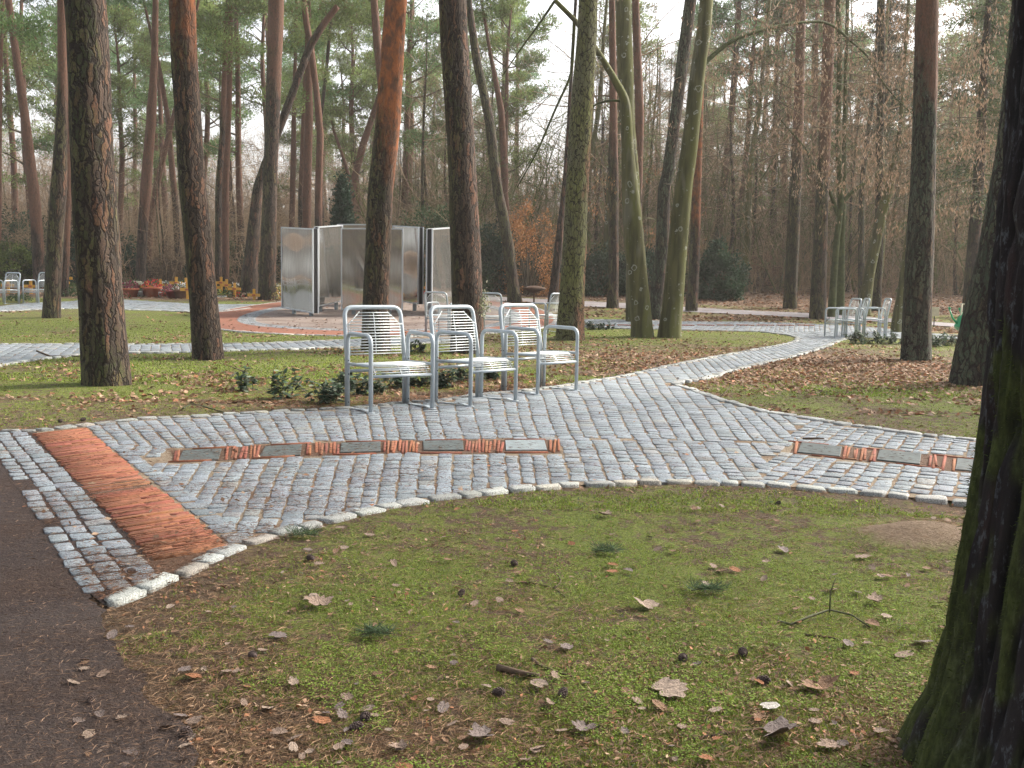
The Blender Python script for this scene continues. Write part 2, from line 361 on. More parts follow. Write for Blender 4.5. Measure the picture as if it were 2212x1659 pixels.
A_bot = W([(-80,802),(0,789),(76,776),(175,765),(273,762),(418,760),(555,756),(678,752),(748,749),(870,744),(985,735)])
A_poly = A_top+A_bot[::-1]
B_top = W([(-80,668),(0,661),(60,655),(127,652),(175,649),(266,647),(405,655.5),(474,657),(556,657)]); B_bot = W([(-80,680),(0,672.5),(90,668),(175,666),(268,668.7),(405,672.5),(478,674),(540,666)])
B_poly = B_top+B_bot[::-1]
D_top = W([(700,628),(900,633),(1043,640),(1084,642),(1155,646),(1261,651),(1348,655),(1479,663.7),(1640,672.5),(1746,676.6),(1944,689.8),(2076,700.4),(2330,722)])
D_bot = W([(700,634),(900,641),(1043,648),(1084,650),(1153,653.5),(1261,662.4),(1348,666),(1479,673.8),(1640,681.4),(1746,687),(1944,697.8),(2076,708),(2330,731)])
D_poly = D_top+D_bot[::-1]
EC = (-3.6, 27.8); ER = (4.8, 8.3)
def ell(k, n=96): return [Vector((EC[0]+ER[0]*k*math.cos(2*math.pi*i/n), EC[1]+ER[1]*k*math.sin(2*math.pi*i/n), 0)) for i in range(n)]
def eR(x, y): return np.hypot((np.asarray(x)-EC[0])/ER[0], (np.asarray(y)-EC[1])/ER[1])
road_edge = W([(-200,930),(-60,934),(-30,985),(10,1022),(40,1055),(67,1106),(101,1137),(141,1200),(200,1290),(222,1312),(240,1360),(300,1450),(360,1540),(410,1659),(430,1760)])
_re = []
for i in range(len(road_edge)-1):
    for k in range(6): q = lerp0 = road_edge[i]+(road_edge[i+1]-road_edge[i])*(k/6); _re.append(q if i < 8 else Vector((q.x+(float(fbm(q.x*9, q.y*9, 2, 3))-.5)*.16, q.y+(float(fbm(q.x*9, q.y*9, 7, 3))-.5)*.08, 0)))
road_edge = _re+[road_edge[-1]]
def paved(x, y):
    return inpoly(main_poly, x, y) | inpoly(A_poly, x, y) | inpoly(B_poly, x, y) | inpoly(D_poly, x, y) | (eR(x, y) < 1.0)
road_poly = road_edge+[Vector((-1.0, 1.0, 0)), Vector((-1., -9, 0)), Vector((-14, -9, 0)), Vector((-14, 7.5, 0))]
MOUND = G(2000, 1168)
def gauss(x, y, p, rx, ry): return np.exp(-((x-p[0])/rx)**2-((y-p[1])/ry)**2)
def masks(x, y):
    x = np.asarray(x, float); y = np.asarray(y, float)
    far = sm(9, 16, y)
    g = .55*fbm(x*.55+3, y*.55, 0, 3)+.45*fbm(x*2.3, y*2.3, 5, 3)+.02
    for (p, rx, ry, a) in (((-4.0, 9.9), 1.6, 1.1, .22), ((-5.5, 10.5), 2, 1, .12), ((-2.5, 12.3), 2, 1, .12), ((1.2, 2.9), 1.1, .8, .16), ((.5, 3.6), 1, .8, .08), ((-.7, 3.1), .55, .5, .12),
                           ((5.3, 11.3), 1.6, .8, .22), ((2.2, 4.1), 1.2, .6, .06), ((3.0, 25), 6, 3.5, .32), ((-9, 20), 6, 5, .16), ((-7, 31), 5, 2, .25), ((-15, 31), 4, 1.5, .2), ((4.2, 7.2), 1, .6, -.1),
                           ((1.7, 13), 2.5, 3, -.05), ((6, 14.5), 2.5, 2.4, -.2), ((-.3, 10.2), 1.5, .7, -.25), ((-2.3, 8.9), 1.2, .5, -.15), ((8, 14), 2, 5, -.1)):
        g = g+a*gauss(x, y, p, rx, ry)
    dk = np.minimum(dpoly(kerb_bot, x, y), dpoly(kerb_top[:16], x, y)); g = g-.22*np.exp(-(dk/.28)**2)
    dr = dpoly(road_edge, x, y); g = g-.3*np.exp(-(dr/.35)**2)
    l = .35+.3*(fbm(x*.8+9, y*.8, 2, 3)-.5)*2
    for (p, rx, ry, a) in (((6.5, 14.5), 3, 3, .45), ((2.5, 15), 3, 4, .35), ((.6, 11), 1.8, .9, .2), ((9, 30), 9, 6, .3), ((2, 37), 7, 1.5, .2)):
        l = l+a*gauss(x, y, p, rx, ry)
    forest = sm(0, 1.5, (y-(36.5-.36*np.clip(x+.5, 0, 30))))*(x > -2)          # forest floor beyond the gravel road
    l = np.maximum(l, forest*.95); g = g*(1-forest*.9)
    left = sm(31.3, 33, y)*(x < -6.5); g = g*(1-left*.7); l = np.maximum(l, left*.6)
    bk = sm(0, -3, y); g = g-.1*bk
    s = np.exp(-((x-MOUND.x)/.36)**2-((y-MOUND.y)/.26)**2)*1.15; s = sm(.35, .75, s*(.6+.8*fbm(x*9, y*9, 1, 3)))
    return np.clip(g, 0, 1), np.clip(l, 0, 1), s
def bumpz(x, y):
    x = np.asarray(x, float); y = np.asarray(y, float)
    k = sm(40, 14, y)
    return k*(.035*(fbm(x*1.4, y*1.4, 0, 3)-.5)-.012)+.10*gauss(x, y, MOUND, .30, .22)
# terrain sheet
def terrain():
    ys = np.concatenate([np.arange(-40, 1.5, 1.5), np.arange(1.6, 8, .05), np.arange(8, 20, .1), np.arange(20, 45, .3), np.arange(45, 106, 2.), [140, 220, 400]])
    u = np.concatenate([-np.geomspace(1.6, 130, 60)[::-1], np.arange(-1.56, 1.57, .028), np.geomspace(1.6, 130, 60)])
    V = []; X = []; 
    for y in ys:
        wdt = 1.0+abs(max(y, 1.5))*.42
        X.append(np.sign(u)*np.minimum(np.abs(u)*wdt/1.6, 260+0*u))
    X = np.array(X); Y = np.repeat(ys[:, None], X.shape[1], 1)
    pv = paved(X.ravel(), Y.ravel()).reshape(X.shape)
    Z = ztn(Y)+np.where(pv, -.017, bumpz(X, Y))
    rd = inpoly(road_poly, X.ravel(), Y.ravel()).reshape(X.shape); Z = np.where(rd, -.017, Z)
    g, l, s = masks(X.ravel(), Y.ravel())
    n, m = X.shape; i = np.arange((n-1)*m).reshape(n-1, m)[:, :-1].ravel()
    Fq = np.c_[i, i+1, i+1+m, i+m]
    me = nmesh('lawn_ground', np.c_[X.ravel(), Y.ravel(), Z.ravel()], Fq, M_ground, np.c_[g, l, s], True)
    kind(ob('lawn_ground', me), 'structure')
terrain()
def sheet(name, top, bot, mat, z=0., n=120, m=8, jit=0.):
    def rs(P, n):
        P = np.array([(p[0], p[1]) for p in P]); d = np.r_[0, np.cumsum(np.hypot(*np.diff(P, axis=0).T))]; t = np.linspace(0, d[-1], n)
        return np.c_[np.interp(t, d, P[:, 0]), np.interp(t, d, P[:, 1])]
    a, b = rs(top, n), rs(bot, n); t = np.linspace(0, 1, m)[:, None, None]; P = (a*(1-t)+b*t).reshape(-1, 2)
    Z = ztn(P[:, 1])+z; i = np.arange((m-1)*n).reshape(m-1, n)[:, :-1].ravel()
    return nmesh(name, np.c_[P, Z], np.c_[i, i+n, i+n+1, i+1], mat)
from mathutils.geometry import tessellate_polygon
def polysheet(name, P, mat, z=0., step=.5):
    # grid clipped by polygon membership is ragged; tessellate then subdivide long triangles along Y
    tris = tessellate_polygon([[Vector((p[0], p[1], 0)) for p in P]])
    out = []
    def sub(a, b, c, dpt):
        L = [((b-a).length, 0), ((c-b).length, 1), ((a-c).length, 2)]; l, k = max(L)
        if l < step*3 or dpt > 9: out.append((a, b, c)); return
        if k == 0: m = (a+b)/2; sub(a, m, c, dpt+1); sub(m, b, c, dpt+1)
        elif k == 1: m = (b+c)/2; sub(a, b, m, dpt+1); sub(a, m, c, dpt+1)
        else: m = (a+c)/2; sub(a, b, m, dpt+1); sub(m, b, c, dpt+1)
    for t in tris:
        sub(*[Vector((P[i][0], P[i][1])) for i in t], 0)
    V = np.array([[v.x, v.y] for t in out for v in t]); 
    a = V.reshape(-1, 3, 2); cr = (a[:,1,0]-a[:,0,0])*(a[:,2,1]-a[:,0,1])-(a[:,1,1]-a[:,0,1])*(a[:,2,0]-a[:,0,0])
    Fq = np.arange(len(V)).reshape(-1, 3); Fq[cr < 0] = Fq[cr < 0][:, ::-1]
    return nmesh(name, np.c_[V, ztn(V[:, 1])+z], Fq, mat)
kind(ob('cobble_path_bed', polysheet('bed', main_poly, M_sand, -.0015)), 'structure')
lb_ = [p for p in left_edge[:-1]]+[kerb_bot[0], kerb_bot[2], band[3]+Vector((.05, -.05, 0)), band[3]+Vector((.0, .0, 0)), band[0], G(80, 933), G(-60, 936)]
kind(ob('cobble_path_bed', polysheet('bed', lb_, M_dirt, -.0005)), 'structure')
kind(ob('lawn_path_bed', sheet('bed', A_top, A_bot, M_sand, -.004)), 'structure')
kind(ob('grave_path_bed', sheet('bed', B_top, B_bot, M_sand, .0)), 'structure')
kind(ob('gravel_road', sheet('gravel_road', D_top, D_bot, M_road, .012, 200)), 'structure')
kind(ob('dirt_road', polysheet('dirt_road', road_poly, M_dirt, -.0015)), 'structure')
# ------------------------------------------------------------------ setts and kerbs (stone by stone)
def rrect(n=8): return np.array([(-.5,-.40),(-.38,-.5),(.38,-.5),(.5,-.40),(.5,.40),(.38,.5),(-.38,.5),(-.5,.40)])
def stones(cx, cy, ang, wd, ln, h, col, seed=0, rough=.1, z0=0., round_=.94):
    r = np.random.default_rng(seed); N = len(cx); R = rrect(); k = 8
    base = R[None]*(1+r.uniform(-rough, rough, (N, k, 1)))+r.uniform(-.04, .04, (N, k, 2))
    P = base*np.stack([wd, ln], 1)[:, None, :]
    c, s = np.cos(ang)[:, None], np.sin(ang)[:, None]
    def place(Q, z):
        x = Q[..., 0]*c+Q[..., 1]*s*-1+cx[:, None]; y = Q[..., 0]*s+Q[..., 1]*c+cy[:, None]
        return np.stack([x, y, ztn(y)+z], -1)
    tilt = r.uniform(-.04, .04, (N, 2)); hh = h*r.uniform(.75, 1.15, N)[:, None]
    def tz(Q): return (Q[..., 0]*tilt[:, :1]+Q[..., 1]*tilt[:, 1:])
    A = place(P, -.03+z0); B = place(P*.985, hh*.62+tz(P)+z0); D = place(P*round_, hh*.92+tz(P*round_)+z0)
    Cc = place(P[:, :1]*0, hh*1.02+z0)
    V = np.concatenate([A, B, D, Cc], 1); o = (np.arange(N)*25)[:, None]
    Fq = []; Ft = []
    for i in range(k):
        j = (i+1) % k
        Fq += [np.c_[o+i, o+j, o+8+j, o+8+i], np.c_[o+8+i, o+8+j, o+16+j, o+16+i]]; Ft.append(np.c_[o+16+i, o+16+j, o+24])
    col = np.repeat(col[:, None, :], 25, 1).reshape(-1, 3)
    return V.reshape(-1, 3), np.concatenate(Fq), np.concatenate(Ft), col
def stonecol(n, seed, base=(.172, .196, .218), var=.10):
    r = np.random.default_rng(seed); b = np.array(base)[None]*(1+r.normal(0, var, (n, 1))); b = b*(1+r.normal(0, .012, (n, 3)))
    warm = r.random(n) < .07; b[warm] *= (1.08, .99, .9); return np.clip(b, .05, .8)
def field(gfun, u0, u1, du, y0, y1, dl, yref, seed, align=False):
    r = np.random.default_rng(seed); X = []; Y = []; A = []; Wd = []; Ln = []
    us = []; uu = u0
    while uu < u1: dd = du*r.uniform(.8, 1.2); us.append((uu+dd/2, dd)); uu += dd
    if align: us = [(u-(uu-u1), d) for u, d in us]
    for u, du in us:
        g = gfun(u); gp = (gfun(u+.05)-gfun(u-.05))/.1; y = y0+r.uniform(0, dl)
        while y < y1:
            l = dl*r.uniform(.68, 1.32); ym = y+l/2; fac = 1+gp*(ym-yref)
            X.append(u+g*(ym-yref)+r.normal(0, .003)+.007*math.sin(ym*2.1+u)); Y.append(ym); A.append(-math.atan(g)+r.normal(0, .02)); Wd.append(du*fac/math.sqrt(1+g*g)); Ln.append(l); y += l
    X, Y, A, Wd, Ln = map(np.array, (X, Y, A, Wd, Ln)); ok = Wd > .055
    return X[ok], Y[ok], A[ok], Wd[ok], Ln[ok]
def emit(name, parts, mat=M_stone):
    V = []; Q = []; T = []; Cc = []; o = 0
    for v, q, t, c in parts:
        V.append(v); Q.append(q+o); T.append(t+o); Cc.append(c); o += len(v)
    return nmesh(name, np.concatenate(V), [np.concatenate(Q), np.concatenate(T)], mat, np.concatenate(Cc), False)
gA = lambda u: float(np.interp(u, [-6, -3.0, -2.4, -1.7, -1, 0, 1.7, 9], [-.62, -.62, -.52, -.34, -.17, -.05, .1, .12]))
gB = lambda u: float(np.interp(u, [-6, -2.4, -1, 1.7, 9], [-.24, -.2, -.11, .1, .1]))
seamR = W([(1631,1036),(1673,967),(1712,931),(1735,915)]); sR = np.array([(p.x, p.y) for p in seamR])
def sideR(x, y): return x > np.interp(y, sR[:, 1], sR[:, 0])
inl_mid = lambda x: np.interp(x, [p.x for p in inl1_t], [p.y for p in inl1_t])
bandw = [band[0], band[1], band[2], band[3]]
bdir = (band[2]-band[1]).normalized(); bl = Vector((-bdir.y, bdir.x, 0))
def leftband(x, y):     # left of the band's right edge line
    return (x-band[1].x)*bdir.y-(y-band[1].y)*bdir.x > 0 if False else (x < np.interp(y, [band[2].y, band[1].y], [band[2].x, band[1].x]))
def keep(P, m): return [a[m] for a in P]
def shrink_clip(X, Y, d=.05): 
    return inpoly(main_poly, X, Y) & (dpoly(kerb_bot, X, Y) > d) & (dpoly(kerb_top, X, Y) > d) & (dpoly(kerb_mid, X, Y) > d) & (dpoly(c_top, X, Y) > d)
parts = []
def addfield(P, sel, seed, wj=.009, lj=.004, **kw):
    X, Y, A, Wd, Ln = keep(P, sel); n = len(X)
    gap = np.random.default_rng(seed).uniform(.7, 1.6, n)
    parts.append(stones(X, Y, A, Wd-wj*gap-.001, Ln-lj*gap, .0045, stonecol(n, seed), seed, **kw))
def noinl(X, Y, d=.035):
    return ~(inpoly(inl1, X, Y) | inpoly(inl2, X, Y)) & (dpoly(inl1, X, Y, True) > d) & (dpoly(inl2, X, Y, True) > d) & ~inpoly(bandw, X, Y) & (dpoly(bandw, X, Y, True) > min(d+.01, .045))
P = field(gA, -3.02, 8.6, .112, 6.5, 24.5, .128, 7, 1); X, Y = P[0], P[1]
inlL = inl1_t[0].x-.03
up = (Y > np.where(X < inl1_t[-1].x, np.where(X < inlL, 6.62, np.interp(X, [p.x for p in inl1_t], [p.y for p in inl1_t])), 7.3)) | ((X > inl1_t[-1].x) & (Y > 7.3))
addfield(P, shrink_clip(X, Y) & noinl(X, Y) & up & ~sideR(X, Y) & ~leftband(X, Y) | shrink_clip(X, Y) & (Y > 9.6) & (X > 1), 11)
P = field(gB, -3.2, 3.4, .112, 3.6, 7.4, .128, 7, 2); X, Y = P[0], P[1]
lo = ((X <= inl1_t[-1].x) & (Y < np.where(X < inlL, 6.62, np.interp(X, [p.x for p in inl1_t], [p.y for p in inl1_b])))) | ((X > inl1_t[-1].x) & (Y <= 7.3))
bx = np.interp(Y, [band[2].y, band[1].y], [band[2].x, band[1].x])
addfield(P, shrink_clip(X, Y) & noinl(X, Y) & lo & ~sideR(X, Y) & (X > bx+.13), 12)
gR = lambda u: .52
P = field(gR, 1.0, 8, .124, 4.2, 10, .135, 6, 3); X, Y = P[0], P[1]
addfield(P, shrink_clip(X, Y) & noinl(X, Y) & sideR(X, Y) & (Y < 9.6), 13)
sl_ = bdir.x/bdir.y
gL = lambda u: sl_
ub = band[1].x-sl_*(band[1].y-7)
P = field(gL, ub+.035, ub+.3, .115, 4., 6.62, .13, 7, 4); X, Y = P[0], P[1]; bx = np.interp(Y, [band[2].y, band[1].y], [band[2].x, band[1].x])
addfield(P, shrink_clip(X, Y) & noinl(X, Y) & (X <= bx+.15), 14)
sl2 = (band[0].x-band[3].x)/(band[0].y-band[3].y); gL2 = lambda u: sl2; ub2 = band[0].x-sl2*(band[0].y-7)
P = field(gL2, ub2-.075-.118*13, ub2-.035, .118, 3.3, 7.6, .12, 7, 5, True); X, Y = P[0], P[1]
rr = np.random.default_rng(3).random(len(X)); out = dpoly(left_edge, X, Y)
addfield(P, inpoly(main_poly, X, Y) & noinl(X, Y, .0) & leftband(X, Y) & (dpoly(kerb_bot, X, Y) > .05) & ((out > .07) | (rr < .8)), 15)
P = field(gL2, ub2+.0, ub2+.5, .118, 3.3, band[3].y+.12, .13, 7, 55); X, Y = P[0], P[1]
addfield(P, inpoly(main_poly, X, Y) & noinl(X, Y, .02) & (dpoly(kerb_bot, X, Y) > .06) & (Y < np.interp(X, [band[3].x, band[2].x], [band[3].y, band[2].y])), 56)
# far lawn path and right-hand path
P = field(lambda u: -.35, -16, 3, .15, 11, 19, .17, 14, 6); X, Y = P[0], P[1]
addfield(P, inpoly(A_poly, X, Y) & (dpoly(A_top, X, Y) > .04) & (dpoly(A_bot, X, Y) > .04), 16)
P = field(lambda u: .3, -2, 16, .13, 22, 28, .16, 24, 7); X, Y = P[0], P[1]
addfield(P, inpoly(main_poly, X, Y) & (Y > 21) & shrink_clip(X, Y) & (Y > 24.4), 17)
P = field(lambda u: .1, -26, -7, .15, 26, 36, .17, 28, 8); X, Y = P[0], P[1]
addfield(P, inpoly(B_poly, X, Y), 18)
kind(ob('cobble_paving', emit('setts', parts)), 'structure')
def kerb(line, spacing, wd, seed, base=(.25, .26, .25), h=.016, closed=False, off=0., big=.0, jit=.012):
    P = np.array([(p[0], p[1]) for p in line]); 
    if closed: P = np.r_[P, P[:1]]
    d = np.r_[0, np.cumsum(np.hypot(*np.diff(P, axis=0).T))]; r = np.random.default_rng(seed); t = []; L = []; s = 0
    while s < d[-1]:
        l = spacing*r.uniform(.75, 1.25); t.append(s+l/2); L.append(l); s += l
    t = np.array(t); L = np.array(L); x = np.interp(t, d, P[:, 0]); y = np.interp(t, d, P[:, 1])
    x2 = np.interp(t+.04, d, P[:, 0]); y2 = np.interp(t+.04, d, P[:, 1]); x1 = np.interp(t-.04, d, P[:, 0]); y1 = np.interp(t-.04, d, P[:, 1])
    a = np.arctan2(y2-y1, x2-x1)
    n = len(t); x = x-np.sin(a)*(off+r.normal(0, jit, n)); y = y+np.cos(a)*(off+r.normal(0, jit, n))
    return stones(x, y, a+r.normal(0, .07, n), L-.02, wd*r.uniform(.8, 1.25, n), h*r.uniform(.7, 1.3, n)[:, None].mean(), stonecol(n, seed, base, .14), seed, .2, 0, .86)
kp = [kerb(kerb_bot, .165, .088, 21, h=.014), kerb(kerb_top[1:], .15, .085, 22, (.21, .22, .215)), kerb(kerb_mid, .15, .10, 23, (.235, .245, .24), h=.018),
      kerb(c_top, .16, .10, 24), kerb(A_top, .16, .10, 25), kerb(A_bot, .16, .10, 26), kerb(B_bot, .22, .14, 27, (.30, .31, .30)), kerb(ell(1.0, 200), .18, .12, 28, (.30, .30, .29), closed=True)]
kind(ob('stone_kerb', emit('kerb', kp)), 'structure')
# plaza: gravel disc, grey sett ring, brick ring
def ring(name, k0, k1, mat, z, n=160, m=4):
    V = []; 
    for j in range(m+1):
        k = k0+(k1-k0)*j/m
        for i in range(n):
            a = 2*math.pi*i/n; x = EC[0]+ER[0]*k*math.cos(a); y = EC[1]+ER[1]*k*math.sin(a); V.append((x, y, zt(y)+z))
    Fq = [(j*n+i, (j+1)*n+i, (j+1)*n+(i+1) % n, j*n+(i+1) % n) for j in range(m) for i in range(n)]
    return nmesh(name, V, np.array(Fq), mat)
def brickring_mat():
    t = MT('ring_brick'); o = t.tc.outputs['Object']; n = t.noise(o, 30, 4); b = t.n.new('ShaderNodeTexBrick'); t.l.new(o, b.inputs['Vector']); b.inputs['Scale'].default_value = 5
    b.inputs['Color1'].default_value = (.27, .10, .062, 1); b.inputs['Color2'].default_value = (.20, .075, .05, 1); b.inputs['Mortar'].default_value = (.14, .085, .06, 1)
    t.color(t.mix(t.rng(n, .35, .7, 0, .5), b.outputs[0], (.23, .12, .08, 1))); t.rough(.9); t.bump(n, .01); return t.m
kind(ob('plaza_gravel', ring('plaza_gravel', .0, .72, M_gravel, .004, m=12)), 'structure')
kind(ob('plaza_brick_ring', ring('plaza_brick_ring', .80, .99, brickring_mat(), .010)), 'structure')
pr = []
for k in np.arange(.725, .80, .017):
    pr.append(kerb(ell(k, 160), .15, .115, int(k*1000), (.19, .205, .22), h=.012, closed=True, jit=.003))
kind(ob('plaza_sett_ring', emit('plaza_sett_ring', pr)), 'structure')
# ------------------------------------------------------------------ brick band, inlay strips, plaques
r = random.Random(4)
def bricks(items, name):
    mb = MB(); cols = []
    for (x, y, a, l, wd, h, tilt) in items:
        o = len(mb.V); c, s = math.cos(a), math.sin(a); b = .12*wd
        pts = [(-l/2, -wd/2), (l/2, -wd/2), (l/2, wd/2), (-l/2, wd/2)]
        V = []
        for k, (zz, ins) in enumerate(((-.02, 0), (h-.003, 0), (h, b))):
            for px, py in pts:
                px -= math.copysign(ins, px); py -= math.copysign(ins, py)
                V.append((x+px*c-py*s, y+px*s+py*c, zz+px*tilt))
        mb.add(V, [(0,1,5,4),(1,2,6,5),(2,3,7,6),(3,0,4,7),(4,5,9,8),(5,6,10,9),(6,7,11,10),(7,4,8,11),(8,9,10,11)])
        k = r.uniform(.85, 1.12); cl = (.215*k, (.082+r.uniform(-.01, .014))*k, (.050+r.uniform(-.006, .010))*k)
        cols += [cl]*12
    tri = np.array(mb.F); return nmesh(name, np.array(mb.V), tri, M_brick, np.array(cols))
def lerp(a, b, t): return a+(b-a)*t
items = []; L = (band[0]-band[3]).length; n = int(L/.031)
for i in range(n):
    t = (i+.3)/n; a = lerp(band[3], band[0], t); th = math.radians(41+10*t); d = Vector((math.cos(th), math.sin(th), 0)); e = band[1]-band[2]
    wl = ((band[2].x-a.x)*e.y-(band[2].y-a.y)*e.x)/(d.x*e.y-d.y*e.x); b = a+d*wl
    cuts = sorted([0, 1]+[r.uniform(.15, .85) for _ in range(r.choice((0, 0, 0, 1)))]); worn = .002 if .36 < t < .5 else .012
    for c0, c1 in zip(cuts[:-1], cuts[1:]):
        if c1-c0 < .04: continue
        e0 = -r.uniform(0, .025)/wl if c0 == 0 else .004; e1 = r.uniform(0, .025)/wl if c1 == 1 else -.004
        p = lerp(a, b, (c0+c1+e0+e1)/2); items.append((p.x, p.y, th+r.gauss(0, .004), (c1-c0+e1-e0)*wl, r.uniform(.0165, .019), worn+r.uniform(-.002, .003), r.uniform(-.003, .003)))
kind(ob('brick_band', bricks(items, 'brick_band')), 'structure')
def inlay(T, B, spans, name):
    it = []
    def pt(P, x):
        xs = [p.x for p in P]; return np.interp(x, xs, [p.y for p in P])
    x0 = max(T[0].x, B[0].x) if False else (T[0].x+B[0].x)/2; x1 = T[-1].x
    # long edging tiles on both sides of each plaque, loose shards between
    x = x0+.01
    while x < x1-.005:
        y0, y1 = pt(B, x), pt(T, x); blocked = any(a-.008 < x < b+.008 for a, b, *_ in spans)
        if not blocked:
            Lr = (y1-y0)*r.uniform(.68, .95); yy = lerp(y0, y1, .5)+r.uniform(-.5, .5)*((y1-y0)*.95-Lr); it.append((x, yy, math.atan2(yy, x)-.02+r.gauss(0, .014), Lr, r.uniform(.015, .021), r.uniform(.005, .012), r.uniform(-.03, .03)))
        x += r.uniform(.021, .031)
    for a, b, *_ in spans:
        for (P, o) in ((B, .012), (T, -.012)):
            xa, xb = a, b; ya, yb = pt(P, xa)+o, pt(P, xb)+o; it.append(((xa+xb)/2, (ya+yb)/2, math.atan2(yb-ya, xb-xa), math.hypot(xb-xa, yb-ya), .014, .010, 0))
    me = bricks(it, name); return it, me
plq1 = [[(396,975),(478.5,971.6),(472,995),(384,998)], [(573,966.5),(652,962),(649,985),(561,988.5)], [(737.4,959),(822,956),(822,977.5),(735,979)],
        [(913.6,954.6),(999.4,952.4),(1001.5,974.5),(915,974.5)], [(1091,953),(1175.6,952.4),(1181.7,974),(1093,974)]]
plq2 = [[(1732,957),(1818.6,967),(1814,988),(1722.5,978.6)], [(1900,972),(1990,982),(1986.5,1004.7),(1893.6,995)], [(2068,991.6),(2159,1001),(2156,1024),(2063,1016)]]
lab1 = ['grey slate plaque at the left end of the brick inlay, nearest the red brick band', 'grey slate plaque, second from the left end of the long brick inlay', 'dark slate plaque in the middle of the five in the long brick inlay',
        'dark greenish slate plaque just left of the pale one in the long inlay', 'pale shiny plaque at the right end of the long brick inlay']
lab2 = ['green-grey slate plaque at the left end of the short inlay on the right path', 'dark slate plaque in the middle of the right-hand brick inlay', 'dark slate plaque half hidden behind the big foreground trunk']
def plaques(plqs, labs, T, B, nm):
    spans = []
    for q, lb in zip(plqs, labs):
        P_ = [G(*p) for p in q]; c = sum(P_, Vector())/4; spans.append((min(P_[0].x, P_[3].x)-.0, max(P_[1].x, P_[2].x)))
        spans[-1] = ((P_[0].x+P_[3].x)/2-.008, (P_[1].x+P_[2].x)/2+.008)
        mb = MB(); V = []
        for z, k in ((-.02, 1), (.008, 1), (.010, .985)):
            V += [((p-c)*k+Vector((0, 0, z))) for p in (P_[3], P_[2], P_[1], P_[0])]
        mb.add(V, [(0,1,5,4),(1,2,6,5),(2,3,7,6),(3,0,4,7),(4,5,9,8),(5,6,10,9),(6,7,11,10),(7,4,8,11),(8,9,10,11)])
        o = ob('slate_plaque', mb.mesh('slate_plaque', M_slate2 if 'pale' in lb and 'left of' not in lb else M_slate, False), loc=(c.x, c.y, 0)); tag(o, lb, 'plaque', 'slate plaques set in brick inlays')
    it, me = inlay(T, B, spans, nm); return me
me = plaques(plq1, lab1, inl1_t, inl1_b, 'brick_inlay'); kind(ob('brick_inlay', me), 'structure', 'long inlay of red tile shards between the five slate plaques')
me = plaques(plq2, lab2, inl2_t, inl2_b, 'brick_inlay'); kind(ob('brick_inlay', me), 'structure', 'short inlay of red tile shards on the right-hand path')
M_nbed = sand_mat('needle_litter_bed', (.07, .042, .03, 1), (.15, .092, .062, 1), (.10, .058, .036, 1))
foot = [band[3]+Vector((-.05, .02, 0)), band[3], band[2], G(500, 1190), G(450, 1212), G(390, 1244), G(300, 1270), G(245, 1292), G(250, 1262)]
for P_, nm in ((inl1, 'inlay_bed'), (inl2, 'inlay_bed'), (bandw, 'inlay_bed'), (foot, 'inlay_bed')):
    kind(ob(nm, polysheet(nm, P_, M_nbed, .0002 if P_ is foot else .0006)), 'structure')
# small brick and plaque inlays along the far right path
it = []
for k in range(14):
    px = 1180+k*43; p = G(px, 702 if px < 1300 else 703); it += [(p.x+j*.05, p.y+r.uniform(-.05, .05), math.pi/2, .25, .03, .02+zt(p.y), 0) for j in range(-4, 5)]
kind(ob('far_brick_inlay', bricks(it, 'far_inlay')), 'structure')
